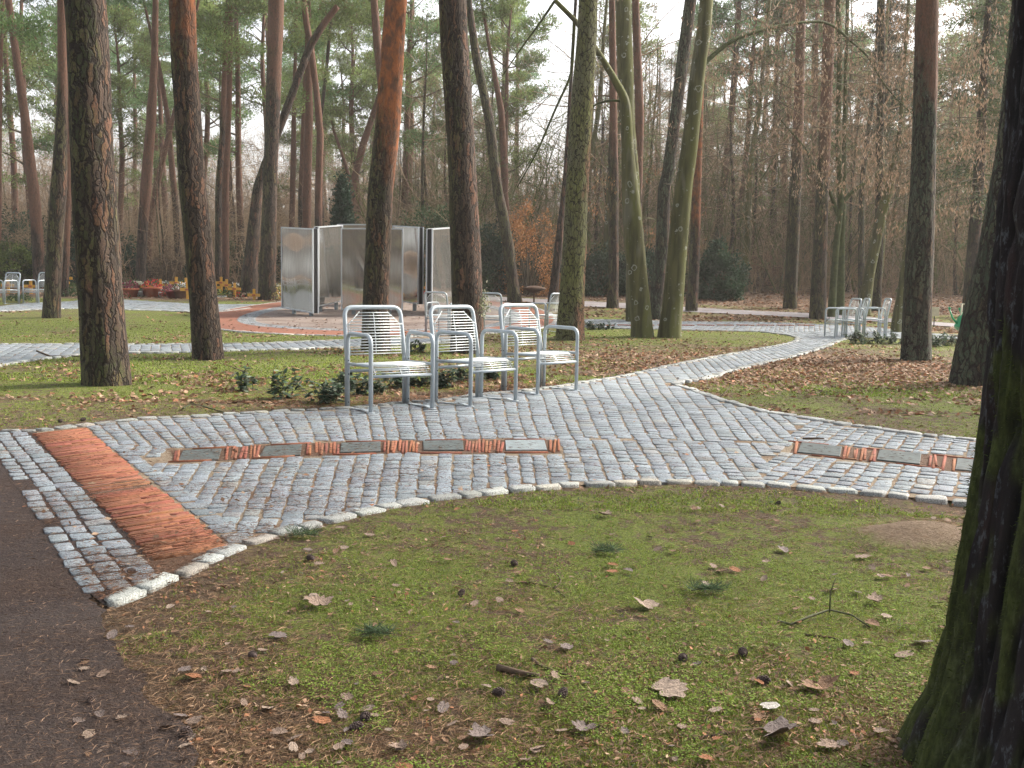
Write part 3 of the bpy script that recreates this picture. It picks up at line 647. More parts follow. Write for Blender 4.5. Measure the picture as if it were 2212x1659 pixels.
# ------------------------------------------------------------------ chairs
def tubes(name, paths, rad, mat, parent, n=8):
    mb = MB()
    for p in paths: mb.tube(p, rad, n)
    return ob(name, mb.mesh(name, mat), parent)
def make_chair():
    t = root('park_chair', (0, 0, 0), 'x', 'chair', 'grey tubular steel chairs'); W2 = .30; R_ = .019; afs = []
    for s in (-1, 1):
        x = s*W2
        af = tubes('arm_frame', [fillet([(x, 0, .0), (x, 0, .66), (x, .46, .665), (x, .46, .0)], .085, 6)], R_, M_tube, t, 10); afs.append(af)
    x = W2-.012; z1 = .885; yb = .505
    tubes('back_frame', [fillet([(-x, yb, -.01), (-x, yb, .46), (-x+.01, yb+.075, z1), (x-.01, yb+.075, z1), (x, yb, .46), (x, yb, -.01)], .085, 6)], R_*1.05, M_tube, t, 10)
    # seat: side rails, front and rear rails, wires
    tubes('seat_frame', [[(-W2, .0, .405), (-W2, .46, .392)], [(W2, .0, .405), (W2, .46, .392)], [(-W2, .0, .315), (W2, .0, .315)], [(-W2, .46, .325), (W2, .46, .325)]], .0135, M_tube, t, 8)
    prof = [(.455, .37)]+[(.44-.0205*i, .392+.0007*i) for i in range(17)]
    prof += [(.09, .400), (.068, .392), (.048, .379), (.031, .362), (.016, .343), (.006, .325)]
    mb = MB()
    for (y, z) in prof: mb.tube([(-W2+.015, y, z), (W2-.015, y, z)], .0043, 5)
    for xx in (-.25, 0, .25): mb.tube([(xx, y, z-.007) for y, z in prof], .0045, 5)
    ob('seat', mb.mesh('seat', M_wire), t)
    mb = MB(); zs = [.47+.0262*i for i in range(15)]
    def bw(z): return .255 if z < .735 else .255-(z-.735)*1.05
    def by(z): return yb+.075*(z-.46)/(z1-.46)-.012-.012*math.sin((z-.46)/.42*math.pi)
    for z in zs:
        ww = .278 if abs(z-.732) < .014 else bw(z); mb.tube([(-ww, by(z), z), (ww, by(z), z)], .0043, 5)
    for s in (-1, 1): mb.tube([(s*.255, by(.46)+.007, .46), (s*.255, by(.735)+.007, .735), (s*bw(.845), by(.845)+.007, .845)], .0048, 5)
    mb.tube([(0, by(z)+.008, z) for z in zs], .0045, 5)
    ob('backrest', mb.mesh('backrest', M_wire), t)
    for s in (-1, 1):
        mb = MB(); mb.lathe([(.036, 0), (.036, .008), (.02, .011)], (s*W2, 0, .004), 12)
        pts = [(.0, .012), (.05, .012), (.10, .02), (.2, .012), (.3, .006), (.42, .006)]
        V = []; 
        for y, z in pts: V += [(s*W2-.022, y, z), (s*W2+.022, y, z), (s*W2+.022, y, z+.006), (s*W2-.022, y, z+.006)]
        Fc = [(4*i+a, 4*i+b, 4*i+4+b, 4*i+4+a) for i in range(len(pts)-1) for a, b in ((0,1),(1,2),(2,3),(3,0))]+[(3,2,1,0), (20,21,22,23)]
        mb.add(V, Fc); af = afs[0 if s < 0 else 1]; ob('foot_plate', mb.mesh('foot_plate', M_tube, False), af)
        for z in (.05, .30, .42):
            mb = MB(); mb.tube([(s*W2, .44, z), (s*W2, .53, z)], .006, 6); ob('bolt', mb.mesh('bolt', M_black), af)
    return t
ch0 = make_chair()
def chair(px1, py1, ang, label, group, first=False, mode='L', pos=None, sc=1.0):
    # px,py: front left foot in the photo
    o = ch0 if first else copy_tree(ch0); a = math.radians(ang)
    p = Vector((pos[0], pos[1], zt(pos[1]))) if pos else G(px1, py1)
    if not pos: p = p+Vector((math.cos(a), math.sin(a), 0))*.30*sc
    o.location = p; o.rotation_euler = (0, 0, a); o.scale = (sc,)*3; tag(o, label, 'chair', group)
g1 = 'three chairs at the edge of the cobbled path'
chair(801, 894, 34.5, 'grey steel wire chair nearest the camera, left end of the front row', g1, True, sc=1.03)
chair(1016, 879.5, 47, 'grey steel wire chair in the middle of the front row of three', g1, sc=1.03)
chair(1161, 854, 46, 'grey steel wire chair at the right end of the front row, by the path kerb', g1, sc=1.03)
g2 = 'three chairs turned left on the right-hand path'
chair(0, 0, -86, 'grey wire chair at the left of the right-hand group, arm towards the path', g2, pos=(7.2, 22.1))
chair(0, 0, -98, 'grey wire chair in the middle of the right-hand group', g2, pos=(7.62, 22.7))
chair(0, 0, -97, 'grey wire chair furthest right in the right-hand group, by the low plants', g2, pos=(8.3, 23.2))
g3 = 'three chairs by the graves at the far left'
chair(0, 0, -18, 'small grey chair cut by the left edge of the photo', g3, pos=(-16.45, 29.3), sc=1.05)
chair(0, 0, -22, 'small grey chair in the middle by the graves, left of the mossy leaning trunk', g3, pos=(-15.55, 29.35), sc=1.05)
chair(0, 0, -22, 'small grey chair partly hidden by the leaning trunk at far left', g3, pos=(-14.75, 29.8), sc=1.05)
g4 = 'chairs on the plaza seen from behind'
chair(0, 0, 150, 'grey chair peeping out left of the central trunk, behind the front row', g4, pos=(-1.35, 20.9))
chair(0, 0, 162, 'grey chair seen from behind, right of the trunk with the ivy sprig', g4, pos=(-.35, 21.1))
chair(0, 0, 232, 'grey chair turned sideways, in front of the brown bird bath', g4, pos=(.55, 22.2))
# ------------------------------------------------------------------ mirror panels
def panel(L, R, label, off=.13, legs=(.2, .78), side=1):
    # L, R: (px, y_bottom, y_top) ; depth follows from the panel's 2.33 m height
    def end(e):
        s = (e[1]-e[2])/2.33; Y = F/s; b = at(e[0], e[1], Y); tp = at(e[0], e[2], Y); return b, tp
    (b0, t0), (b1, t1) = end(L), end(R); z0 = (b0.z+b1.z)/2; c = (b0+b1)/2; c.z = 0
    u = Vector((b1.x-b0.x, b1.y-b0.y, 0)); wd = u.length; u.normalize(); nrm = Vector((u.y, -u.x, 0))   # towards camera
    o = root('mirror_panel', (c.x, c.y, zt(c.y)), label, 'panel', 'mirror panels standing in a ring on the plaza'); g = zt(c.y)
    def P(s, z, d): return Vector((u.x*s-nrm.x*d, u.y*s-nrm.y*d, z-g))
    def bot(s): return lerp(b0.z, b1.z, s/wd+.5)
    def top(s): return lerp(t0.z, t1.z, s/wd+.5)
    def slab(s0, s1, zb, ztp, d0, d1):
        mb = MB(); V = []
        for d in (d0, d1):
            V += [P(s0, zb(s0), d), P(s1, zb(s1), d), P(s1, ztp(s1), d), P(s0, ztp(s0), d)]
        return V, [(0,1,2,3),(7,6,5,4),(0,4,5,1),(1,5,6,2),(2,6,7,3),(3,7,4,0)]
    h = wd/2; f = .035
    for (d0, d1, nm) in ((0, .03, 0), (off, off+.03, 1)):
        mb = MB()
        mb.add(*slab(-h, h, lambda s: top(s)-f, top, d0-.004, d1+.004)); mb.add(*slab(-h, h, bot, lambda s: bot(s)+f, d0-.004, d1+.004))
        mb.add(*slab(-h, -h+f, lambda s: bot(s)+f, lambda s: top(s)-f, d0-.004, d1+.004)); mb.add(*slab(h-f, h, lambda s: bot(s)+f, lambda s: top(s)-f, d0-.004, d1+.004))
        fr = ob('frame', mb.mesh('frame', M_frame, False), o)
        mb = MB(); nu, nv = 14, 22; V = []; ph = c.x*3.1+nm*1.7
        for j in range(nv+1):
            for i in range(nu+1):
                s_ = lerp(-h+f*.8, h-f*.8, i/nu); zz = lerp(bot(s_)+f*.8, top(s_)-f*.8, j/nv); dd = .010*math.sin(zz*4.3+ph)+.006*math.sin(s_*5.1+zz*1.7+ph*2)
                V.append(P(s_, zz, (d0+.012 if nm == 0 else d1-.012)+dd))
        Fc = [(j*(nu+1)+i, j*(nu+1)+i+1, (j+1)*(nu+1)+i+1, (j+1)*(nu+1)+i) for j in range(nv) for i in range(nu)]
        mb.add(V, Fc); ob('mirror_sheet', mb.mesh('mirror_sheet', M_mirror), fr)
    mb = MB(); mb.add(*slab(-h+.01, h-.01, lambda s: bot(s)+.01, lambda s: top(s)-.01, .04, off-.01)); ob('gap_shade', mb.mesh('gap_shade', M_black, False), o)  # black slab filling the open gap, its shade given as solid colour
    for k in legs:
        s = -h+wd*k; mb = MB(); p = P(s, 0, off/2+.01); zg = zt(p.y+c.y)-g
        p0 = P(s, bot(s)+.02, off/2+.01); hh = p0.z-zg+.05
        mb.box(p.x, p.y, zg-.05+hh/2, .11, .07, hh, math.atan2(u.y, u.x)); ob('leg', mb.mesh('leg', M_leg, False), o)
panel((608, 665.5, 489.7), (676, 677.2, 493.3), 'mirror panel at the left end of the ring, seen at an angle', off=.16, legs=(.32, .86))
panel((689, 662.5, 489.7), (741, 651.0, 486), 'narrow looking mirror panel between the left one and the broad central one', off=.13, legs=(.15, .8))
panel((736.5, 669.8, 492.4), (870, 669.8, 493), 'broad mirror panel facing the camera behind the orange-topped pine')
panel((847, 648, 486.5), (903, 657.9, 490), 'bluish mirror panel right of the broad central one, edge on the right', off=.16, legs=(.2, .78))
panel((728, 639, 483.8), (838, 641, 483.9), 'mirror panel at the back, only its top rail showing over the others')
panel((933, 671, 494), (1006, 652, 488.5), 'mirror panel at the right end of the ring, half hidden by a trunk', off=.17, legs=(.3, .8))
# ------------------------------------------------------------------ trees
def trunk_mesh(P, R, mat, nseg=20, dz=.25, rough=.04, flare=.0, seed=0, name='trunk'):
    """P local points (z up), R radii"""
    P = np.array([tuple(p) for p in P]); R = np.array(R); d = np.r_[0, np.cumsum(np.linalg.norm(np.diff(P, axis=0), axis=1))]
    n = max(6, int(d[-1]/dz)); t = np.linspace(0, 1, n)**1.15*d[-1]
    # Catmull-like smoothing through pchip-ish linear then box smooth
    C3 = np.stack([np.interp(t, d, P[:, i]) for i in range(3)], 1); r = np.interp(t, d, R)
    for _ in range(3):
        C3[1:-1] = (C3[:-2]+2*C3[1:-1]+C3[2:])/4; r[1:-1] = (r[:-2]+2*r[1:-1]+r[2:])/4
    z = t[:, None]; a = np.linspace(0, 2*np.pi, nseg, endpoint=False)[None]
    fl = 1+flare*np.exp(-z/.22)*(1+.35*np.sin(a*4+seed)+.2*np.sin(a*7+seed*2))
    nz = noise3(np.cos(a)*2.2+seed*3.1+10+0*z, np.sin(a)*2.2+z*.7+10, z*1.1+10)-.5; nz2 = noise3(np.cos(a)*7+20+0*z, np.sin(a)*7+z*2+20, z*3+seed+20)-.5
    rr = r[:, None]*fl*(1+rough*2*nz+rough*1.2*nz2)
    T = np.gradient(C3, axis=0); T /= np.linalg.norm(T, axis=1)[:, None]+1e-9; ref = np.array([1., 0, 0]); A = ref-T*(T@ref)[:, None]; A /= np.linalg.norm(A, axis=1)[:, None]; B = np.cross(T, A)
    V = C3[:, None]+A[:, None]*(rr*np.cos(a))[..., None]+B[:, None]*(rr*np.sin(a))[..., None]
    i = np.arange((n-1)*nseg).reshape(n-1, nseg); j = np.roll(i, -1, 1); Fq = np.c_[i.ravel(), j.ravel(), (j+nseg).ravel(), (i+nseg).ravel()]
    return nmesh(name, V.reshape(-1, 3), [Fq, np.array([np.arange(nseg)+(n-1)*nseg])], mat, smooth=True)
def px_tree(name, pts, mat, label, cat='tree', group=None, ext=15., nseg=24, flare=.12, rough=.04, Y=None, limbs=(), seed=1, taper=.8, dz=.12):
    """pts: (x, y, width) in photo units; first is the foot on the ground"""
    b = G(pts[0][0], pts[0][1]) if Y is None else at(pts[0][0], pts[0][1], Y); Y = b.y
    if True: b.z = zt(Y)
    P = [Vector((0, 0, -.25))]; R = [pts[0][2]/2*Y/F*.97]
    for (x, y, wd) in pts:
        q = at(x, y, Y); P.append(q-b); R.append(wd/2*Y/F)
    if len(pts) > 1 and P[-1].z < ext:
        dirv = (P[-1]-P[-2]).normalized(); k = (ext-P[-1].z)/max(dirv.z, .4); P.append(P[-1]+dirv*k*.5+Vector((0, 0, k*.1))); R.append(R[-1]*.8); P.append(P[-2]+dirv*k); R.append(R[-3]*.35)
    o = root(name, b, label, cat, group)
    ob('trunk', trunk_mesh(P, R, mat, nseg, dz, rough, flare, seed), o)
    for (lp, lr, lm) in limbs:
        Q = [at(x, y, Y+dy)-b for x, y, dy in lp]; ob('limb', trunk_mesh(Q, [q/2*Y/F for q in lr], lm, 10, .15, .05, 0, seed+3, 'limb'), o)
    return o, Y, b
B1 = bark(9.5, 15, .45); 
px_tree('pine_tree', [(231,828,100),(226,760,94),(219.7,660,90),(210,530,89),(203,406,88),(190,127,83),(184,0,81)], bark(9.5, 15, .62), 'thick rough-barked pine at left in front of the lawn path, dark plates with green lichen', rough=.06, dz=.07, nseg=48, flare=.05)
px_tree('pine_tree', [(450,773,66),(446,720,61),(441,660,58),(429,533,57),(416,406,56),(405,253,54),(398,127,54),(394,0,54)], bark(4.6, 15, .3, 1., 0, .85), 'brown pine left of the mirror panels with an orange streak at its top', dz=.08, nseg=40, flare=.06, rough=.05)
px_tree('pine_tree', [(111,686,37),(114,620,33),(118,540,33),(127,406,33),(134,253,22),(135,120,19),(134,0,18)], bark(5.5, 10, .7), 'mossy green-brown pine leaning right beside the far left chairs')
px_tree('pine_tree', [(140,640,15),(144,500,15),(146,406,16),(143,200,13),(140,60,11)], bark(1.5, 8, .1), 'red-brown pine stem close behind the mossy leaning one at far left', Y=33)
px_tree('pine_tree', [(85,610,24),(80,500,24),(72,406,23),(54,253,18),(36,127,15),(18,0,14)], bark(2, 8, .2), 'pine leaning left at the far left edge above the chairs', Y=37)
px_tree('pine_tree', [(-4,600,12),(-2,300,11),(1,120,9),(6,0,8)], bark(1.5, 8, .1), 'thin red pine stem cut by the left edge of the photo', Y=40)
px_tree('pine_tree', [(303,610,21),(308,500,21),(315,406,23),(327,253,20),(334,127,14),(336,0,12)], bark(3, 8, .15), 'reddish pine leaning right between the two big left trunks', Y=38)
px_tree('pine_tree', [(388,620,13),(383,520,13),(377,420,13),(362,250,11),(343,140,8),(330,90,6)], bark(4, 8, .3), 'dark slender pine leaning left behind the red one', Y=44)
px_tree('pine_tree', [(316,615,13),(325,480,14),(338,405,13),(366,285,10),(390,190,7)], bark(1, 8, .1), 'slender pine leaning strongly right behind the red one', Y=43)
px_tree('pine_tree', [(472,608,15),(472,406,14),(480,300,12),(487,100,10),(492,0,8)], bark(6, 8, .5), 'dark green-brown slim pine right of the second big trunk', Y=36)
px_tree('pine_tree', [(487,606,16),(487,406,15),(495,200,12),(500,0,9)], bark(.5, 8, .1), 'pinkish slim pine touching the dark slim one', Y=37)
px_tree('pine_tree', [(536,640,40),(542,560,30),(556,406,20),(590,310,18),(608,266,17),(636,190,16),(669,101,15),(700,50,14),(729,13,12)], bark(9, 10, .35), 'strongly right-leaning dark pine crossing behind a straight trunk', ext=8)
px_tree('pine_tree', [(577,647,38),(579,560,34),(583,406,30),(589,253,30),(594,100,31),(597,0,32)], bark(7.5, 12, .5), 'straight dark pine just left of the mirror panels')
px_tree('pine_tree', [(629,625,13),(630,500,13),(632,420,12),(636,203,9),(638,120,7)], bark(.5, 8, .05), 'thin orange pine left of the cluster behind the panels', Y=45)
px_tree('pine_tree', [(648,625,11),(650,420,11),(656,250,9),(660,150,7)], bark(4, 8, .2), 'thin grey-brown pine within the cluster behind the panels', Y=44)
px_tree('pine_tree', [(661,640,20),(663,420,18),(668,250,16),(666,120,14),(665,0,12)], bark(1.5, 8, .05), 'pale pinkish pine, thickest of the cluster behind the left panel', Y=38)
px_tree('pine_tree', [(688,640,17),(688,420,16),(692,290,15),(684,200,13),(671,100,14),(662,50,13),(656,0,12)], bark(3, 8, .15), 'brown pine curving left above the left mirror panels', Y=36)
px_tree('pine_tree', [(700,640,7),(692,266,7),(703,170,7),(709,110,7)], bark(30, 8, .6), 'greenish thin leaning stem beside the curving pine', Y=42)
px_tree('pine_tree', [(768,640,9),(764,420,8),(745,350,7),(722,286,6),(716,260,4)], bark(.5, 8, .05), 'thin pale stem leaning left, lower arm of a V over the panels', Y=46, ext=6)
px_tree('pine_tree', [(752,640,18),(756,480,16),(762,400,15),(785,310,15),(813,228,12),(830,170,9)], bark(3, 8, .1), 'grey-pink pine leaning right towards the orange-topped pine', Y=44, ext=8)
px_tree('pine_tree', [(833,640,16),(832,406,16),(824,180,17),(815,90,17),(808,0,15)], bark(4, 8, .1), 'pinkish pine just behind the left side of the orange-topped pine', Y=34)
px_tree('pine_tree', [(812,757,62),(812,700,57),(812,660,56),(815,558,54),(822,406,54),(839,253,53),(847,127,49),(856,0,45)], bark(3.3, 15, .55, 1., 0, 1.), 'big central pine behind the first chair, bark turning bright orange above', dz=.08, nseg=44, rough=.05)
px_tree('pine_tree', [(1008,760,70),(1010,700,67),(1010,660,66),(1006,558,65),(1000,406,61),(992,253,58),(983,127,58),(978,0,58)], bark(12, 15, .3), 'thick dark red-brown pine behind the middle chair, ivy sprig at its foot', dz=.08, nseg=44, rough=.05)
px_tree('oak_tree', [(1112,652,30),(1108,620,25),(1098,533,25),(1085,460,24),(1076,418,22),(1056,253,20),(1029,127,18),(1012,0,13)], bark(20, 10, .75), 'slim mossy tree leaning left, right of the thick central pine', flare=.3)
px_tree('pine_tree', [(1108,630,14),(1102,560,14),(1090,420,15),(1091,380,15),(1083,240,14),(1068,160,10),(1058,110,7)], bark(1, 8, .05), 'pinkish crooked pine behind the slim mossy leaning tree', Y=42)
px_tree('pine_tree', [(1194,656,23),(1199,600,18),(1206,533,17),(1212,470,13),(1219,406,10),(1226,300,8)], bark(20, 10, .05, .8), 'dark red leaning pine stem left of the big mossy trunk')
o14, Y14, b14 = px_tree('mossy_tree', [(1231,733,60),(1232,700,57),(1234,660,55),(1241,533,50),(1246.5,406,49),(1255,253,47),(1265,127,43),(1270.5,0,40)], M_moss, 'big yellow-green mossy trunk right of the chairs, reddish bark at its right side', dz=.08, nseg=40, rough=.05, flare=.15)
px_tree('ivy_tree', [(1323,665,26),(1325,600,22),(1325,533,22),(1325,406,22),(1325,253,17),(1322,0,13)], bark(5, 10, .5), 'straight brown pine standing by the gravel road, right of the big mossy trunk')
px_tree('beech_tree', [(1387.5,727,50),(1386,700,46),(1383,660,43),(1376,590,43),(1370.5,533,43),(1365,457,40),(1361,406,35),(1356,330,27),(1353,240,22),(1351,215,19),(1322,162,14),(1297,121,13),(1249,51,11),(1198,0,9)], M_beech,
        'smooth green beech, left of the pair, bending far left at the top', ext=0, nseg=36, dz=.08, rough=.035, seed=4,
        limbs=[([(1198,2,0),(1175,38,.0),(1150,72,.1),(1120,112,.1),(1085,165,.1)],[6,5,4,3,2],M_limb), ([(1240,45,0),(1238,110,.3),(1236,160,.4),(1203,228,.5),(1160,330,.6),(1117,405,.6)],[7,6,5,5,4,2],M_limb), ([(1353,222,0),(1330,212,.1),(1290,222,.3),(1262,236,.4),(1245,256,.5)], [6, 5, 4, 3, 2], M_limb)])
px_tree('beech_tree', [(1365,684,26),(1366,533,28),(1368,406,29),(1354,253,32),(1350,127,34),(1346,0,32)], M_beech, 'grey-green straight beech rising behind the bending one', Y=27)
px_tree('pine_tree', [(1376,672,17),(1378,406,18),(1382,253,19),(1377,127,17),(1373,0,15)], bark(4, 8, .4), 'slim dark pine stem close behind the left beech', Y=33)
px_tree('ivy_tree', [(1416,679,28),(1422,600,29),(1431,533,29),(1434,406,27),(1441,386,25),(1459,253,24),(1475,127,26),(1492,0,24)], bark(14, 12, .7, 1, 1), 'ivy-grown trunk between the two green beeches, leaning right', Y=28)
lm19 = [([(1512,150,0),(1526,130,.1),(1540,121,.2),(1570,94,.3),(1606,76,.5),(1640,68,.7),(1679,56,.9),(1738,48,1.2),(1775,45,1.5),(1809,58,1.7),(1833,87,1.8),(1873,116,2),(1891,148,2),(1899,170,2),(1939,217,2.2),(1979,254,2.3)], [13,11,10,9,8,8,7,6,6,6,5,5,4,4,3,2], M_limb)]
px_tree('beech_tree', [(1446,728,50),(1448,700,46),(1453,660,44),(1459,590,43),(1464,533,41),(1469.7,470,40),(1477,406,37),(1488,330,35),(1497,253,32),(1503,190,33),(1512,120,30),(1521,60,29),(1526,0,27)], M_beech,
        'smooth green beech, right of the pair, with a long limb arching right', nseg=36, dz=.08, rough=.04, seed=9, limbs=lm19)
px_tree('pine_tree', [(1493,672,26),(1498,600,23),(1501,533,22),(1505,406,19),(1512,253,13),(1516,180,9)], bark(2.8, 10, .5, 1., 0, .8), 'brown pine turning orange above, hugging the right beech from behind', ext=8)
px_tree('oak_tree', [(1706,666,30),(1708,620,27),(1712,539,27),(1718,406,25),(1724,265,22),(1728,132,20),(1731,0,18)], bark(5, 10, .75), 'brown-green straight trunk beyond the gravel road, second of the right-hand pines')
px_tree('pine_tree', [(1766,688.5,36),(1768,620,32),(1771,539,30),(1776.5,406,26),(1783,265,25),(1788,132,24),(1792.6,0,22)], bark(4.5, 12, .6), 'straight pine just left of the right-hand chairs, reddish above')
lm23 = [([(1808,512,0),(1816,440,0),(1833,420,.1),(1852,406,.2),(1891,376,.4),(1915,355,.6),(1939,336,.8),(1955,312,1),(1962,290,1)], [12,10,10,9,8,7,6,4,3], M_limb),
        ([(1812,470,0),(1800,436,0),(1793,412,-.1),(1769,376,-.3),(1738,318,-.6),(1705,280,-.8),(1669,238,-1)], [9,8,7,6,5,4,3], M_limb)]
px_tree('young_beech', [(1797,659,17),(1801,600,14),(1808,512,13),(1816,446,13),(1814.5,397,12),(1809,291,12),(1814.5,159,12),(1812,53,11),(1810,0,10)], M_limb, 'slim mossy tree forking low behind the right-hand chairs', limbs=lm23, Y=30)
px_tree('young_beech', [(1815,655,18),(1818,539,13),(1822,406,11),(1826,200,8)], M_limb, 'second slim mossy stem beside the low-forking tree', Y=31)
px_tree('young_beech', [(1869,648,26),(1878,590,22),(1888.6,539,22),(1904.5,459.5,22),(1920,406,19),(1934,344,15),(1944,291,11),(1950,200,8)], M_beech, 'yellow-green leaning trunk behind the right-hand chairs', Y=31)
px_tree('oak_tree', [(1893,645,22),(1896,590,18),(1899,539,17),(1899,406,16),(1904,132,15),(1905,0,12)], bark(20, 8, .75), 'straight mossy trunk crossing behind the yellow-green leaning one', Y=33)
px_tree('pine_tree', [(1978,776,63),(1979,730,60),(1981,671,58),(1986.5,539,58),(1993,406,51),(1997,265,47),(2000.5,132,46),(2003,0,44)], bark(4.2, 15, .75, .9, 1), 'big straight pine right of the chairs, green lichen below and orange above', dz=.08, nseg=40, rough=.05)
px_tree('young_beech', [(1937,700,24),(1944,660,22),(1952,610,20),(1960,540,18),(1975,430,14)], M_beech, 'mossy leaning stem half hidden left of the big lichen-covered pine', Y=25, ext=6)
px_tree('pine_tree', [(2100,828,98),(2112,760,90),(2124,690,84),(2150,560,75),(2170,430,68),(2190,300,62),(2210,100,58)], bark(20, 13, .6, .8, 1), 'leaning dark pine with pale lichen streaks beside the foreground trunk', dz=.08, nseg=44, rough=.07, flare=.08)
# more distant pines beyond the graves and the panels, as the photo shows them
# ---- foreground trunk
def fore():
    o = root('pine_tree', (1.405, 2.3, 0), 'huge dark foreground trunk at the right edge, mossy at its left foot', 'tree')
    zs = np.concatenate([np.arange(-.1, 2.4, .012), np.arange(2.4, 6, .1)]); nseg = 260; a = np.linspace(0, 2*np.pi, nseg, endpoint=False)[None]; z = zs[:, None]
    R = np.interp(zs, [-.1, 0, .087, .163, .277, .372, .48, .58, .69, .84, 1., 1.17, 1.9, 6], [.41, .375, .35, .325, .306, .294, .28, .272, .262, .252, .246, .245, .240, .22])[:, None]
    ca, sa = np.cos(a), np.sin(a)
    wv = noise3(ca*1.3+5+0*z, sa*1.3+z*.5+5, z*.8+5)-.5
    rid = np.abs(noise3(ca*8+9+0*z+wv, sa*8+9+wv, z*1.7+0*a)-.5)*2; rid2 = np.abs(noise3(ca*19+3+wv*2+0*z, sa*19+3, z*4.2)-.5)*2; fn = noise3(ca*30+0*z+40, sa*30+40, z*26)-.5
    hgt = .030*np.clip(rid*2.2, 0, 1)**.7+.015*np.clip(rid2*2., 0, 1)+.006*fn
    root_ = .035*np.exp(-np.clip(z, 0, 9)/.25)*np.sin(a*5+1)
    rr = R+.02*wv+hgt-.028+root_*.5
    V = np.stack([rr*ca, rr*sa, z+0*a], -1); n = len(zs); i = np.arange((n-1)*nseg).reshape(n-1, nseg); j = np.roll(i, -1, 1)
    deep = np.clip((hgt-.006)/.03, 0, 1)
    mz = noise3(ca*4+0*z+30, sa*4+30, z*3)*.6+noise3(ca*12+0*z+30, sa*12+30, z*10)*.4
    side = -ca*.93+sa*.36
    moss = sm(.47, .60, mz-.135+.22*sm(.2, .95, side)*sm(1.5, .2, z)+.05*sm(.5, 0, z))*(.25+.75*deep)*sm(.25, .7, side)*sm(1.7, .9, z+0*a)
    col = np.stack([deep+0*z, moss+0*z, noise3(ca*8+0*z, sa*8, z*2)], -1).reshape(-1, 3)
    t = MT('dark_bark'); at_ = t.attr(); dp = t.sep(at_, 0); ms = t.sep(at_, 1); o_ = t.tc.outputs['Object']; f = t.noise(t.mapping(o_, (1, 1, .35)), 60, 5, .7); f2 = t.noise(t.mapping(o_, (1, 1, .2)), 16, 4, .6)
    c = t.mix(dp, (.004, .004, .005, 1), (.022, .018, .019, 1)); c = t.mix(t.rng(f2, .55, .7, 0, .5), c, (.055, .028, .026, 1)); c = t.mix(t.math('MULTIPLY', t.rng(f, .54, .66, 0, .9), dp), c, (.095, .10, .115, 1))  # last mix paints bluish-grey highlights onto the raised bark ridges
    g = t.mix(t.rng(f, .3, .7), (.022, .030, .008, 1), (.07, .085, .022, 1)); c = t.mix(ms, c, g); t.color(c); t.rough(.85); t.bump(t.math('ADD', f, f2), .008)
    ob('trunk', nmesh('trunk', V.reshape(-1, 3), np.c_[i.ravel(), j.ravel(), (j+nseg).ravel(), (i+nseg).ravel()], t.m, col, True), o)
    # moss cushion fibres on the left foot
    rg = np.random.default_rng(8); m = col[:, 1]; idx = np.where((m > .45) & (rg.random(len(m)) < .8))[0]; idx = rg.choice(idx, min(14000, len(idx)), False)
    Pn = V.reshape(-1, 3)[idx]; Nn = Pn*np.array([1, 1, 0]); Nn /= np.linalg.norm(Nn, axis=1)[:, None]; N = len(idx)
    Pn = Pn+rg.normal(0, .004, (N, 3)); dirn = Nn+rg.normal(0, .5, (N, 3)); L = rg.uniform(.004, .009, N)[:, None]; sd_ = np.cross(dirn, rg.normal(0, 1, (N, 3))); sd_ /= np.linalg.norm(sd_, axis=1)[:, None]
    VV = np.stack([Pn-sd_*.0016, Pn+sd_*.0016, Pn+dirn*L], 1).reshape(-1, 3); cc = np.array([.055, .072, .016])*rg.uniform(.5, 1.6, (N, 1)); ob('moss', nmesh('moss', VV, np.arange(3*N).reshape(-1, 3), M_grass, np.repeat(cc, 3, 0)), o)
fore()
# ------------------------------------------------------------------ foliage generators
def rdir(rg, n):
    v = rg.normal(0, 1, (n, 3)); return v/np.linalg.norm(v, axis=1)[:, None]
def blades(P, D, L, Wd, col, rg, droop=0.):
    """one tapering blade (2 triangles) per point"""
    n = len(P); s = np.cross(D, rdir(rg, n)); s /= np.linalg.norm(s, axis=1)[:, None]+1e-9; L = np.asarray(L).reshape(-1, 1); Wd = np.asarray(Wd).reshape(-1, 1)
    M_ = P+D*L*.5; M_[:, 2] -= 0; T = P+D*L; T[:, 2] -= droop*L[:, 0]
    V = np.stack([P-s*Wd*.35, M_-s*Wd*.5, T, M_+s*Wd*.5], 1).reshape(-1, 3); Fq = np.arange(4*n).reshape(-1, 4); return V, Fq, np.repeat(col, 4, 0)
def join(Ls):
    V = []; Fq = []; Cc = []; o = 0
    for v, f, c in Ls: V.append(v); Fq.append(f+o); Cc.append(c); o += len(v)
    return np.concatenate(V), np.concatenate(Fq), np.concatenate(Cc)
def tubes3(segs, col=None, n=3):
    """segs: array (m, 8) x0 y0 z0 r0 x1 y1 z1 r1 -> open n-sided tubes"""
    s = np.asarray(segs, float); a = s[:, :3]; b = s[:, 4:7]; d = b-a; d /= np.linalg.norm(d, axis=1)[:, None]+1e-9
    ref = np.where(np.abs(d[:, 2:3]) < .8, np.array([[0, 0, 1.]]), np.array([[1., 0, 0]])); u = np.cross(d, ref); u /= np.linalg.norm(u, axis=1)[:, None]; v = np.cross(d, u); V = []
    for k in range(n):
        q = 2*np.pi*k/n; w_ = u*math.cos(q)+v*math.sin(q); V.append(a+w_*s[:, 3:4]); V.append(b+w_*s[:, 7:8])
    V = np.stack(V, 1).reshape(-1, 3); o = (np.arange(len(s))*2*n)[:, None]; Fq = np.concatenate([np.c_[o+2*k, o+2*((k+1) % n), o+2*((k+1) % n)+1, o+2*k+1] for k in range(n)])
    return V, Fq
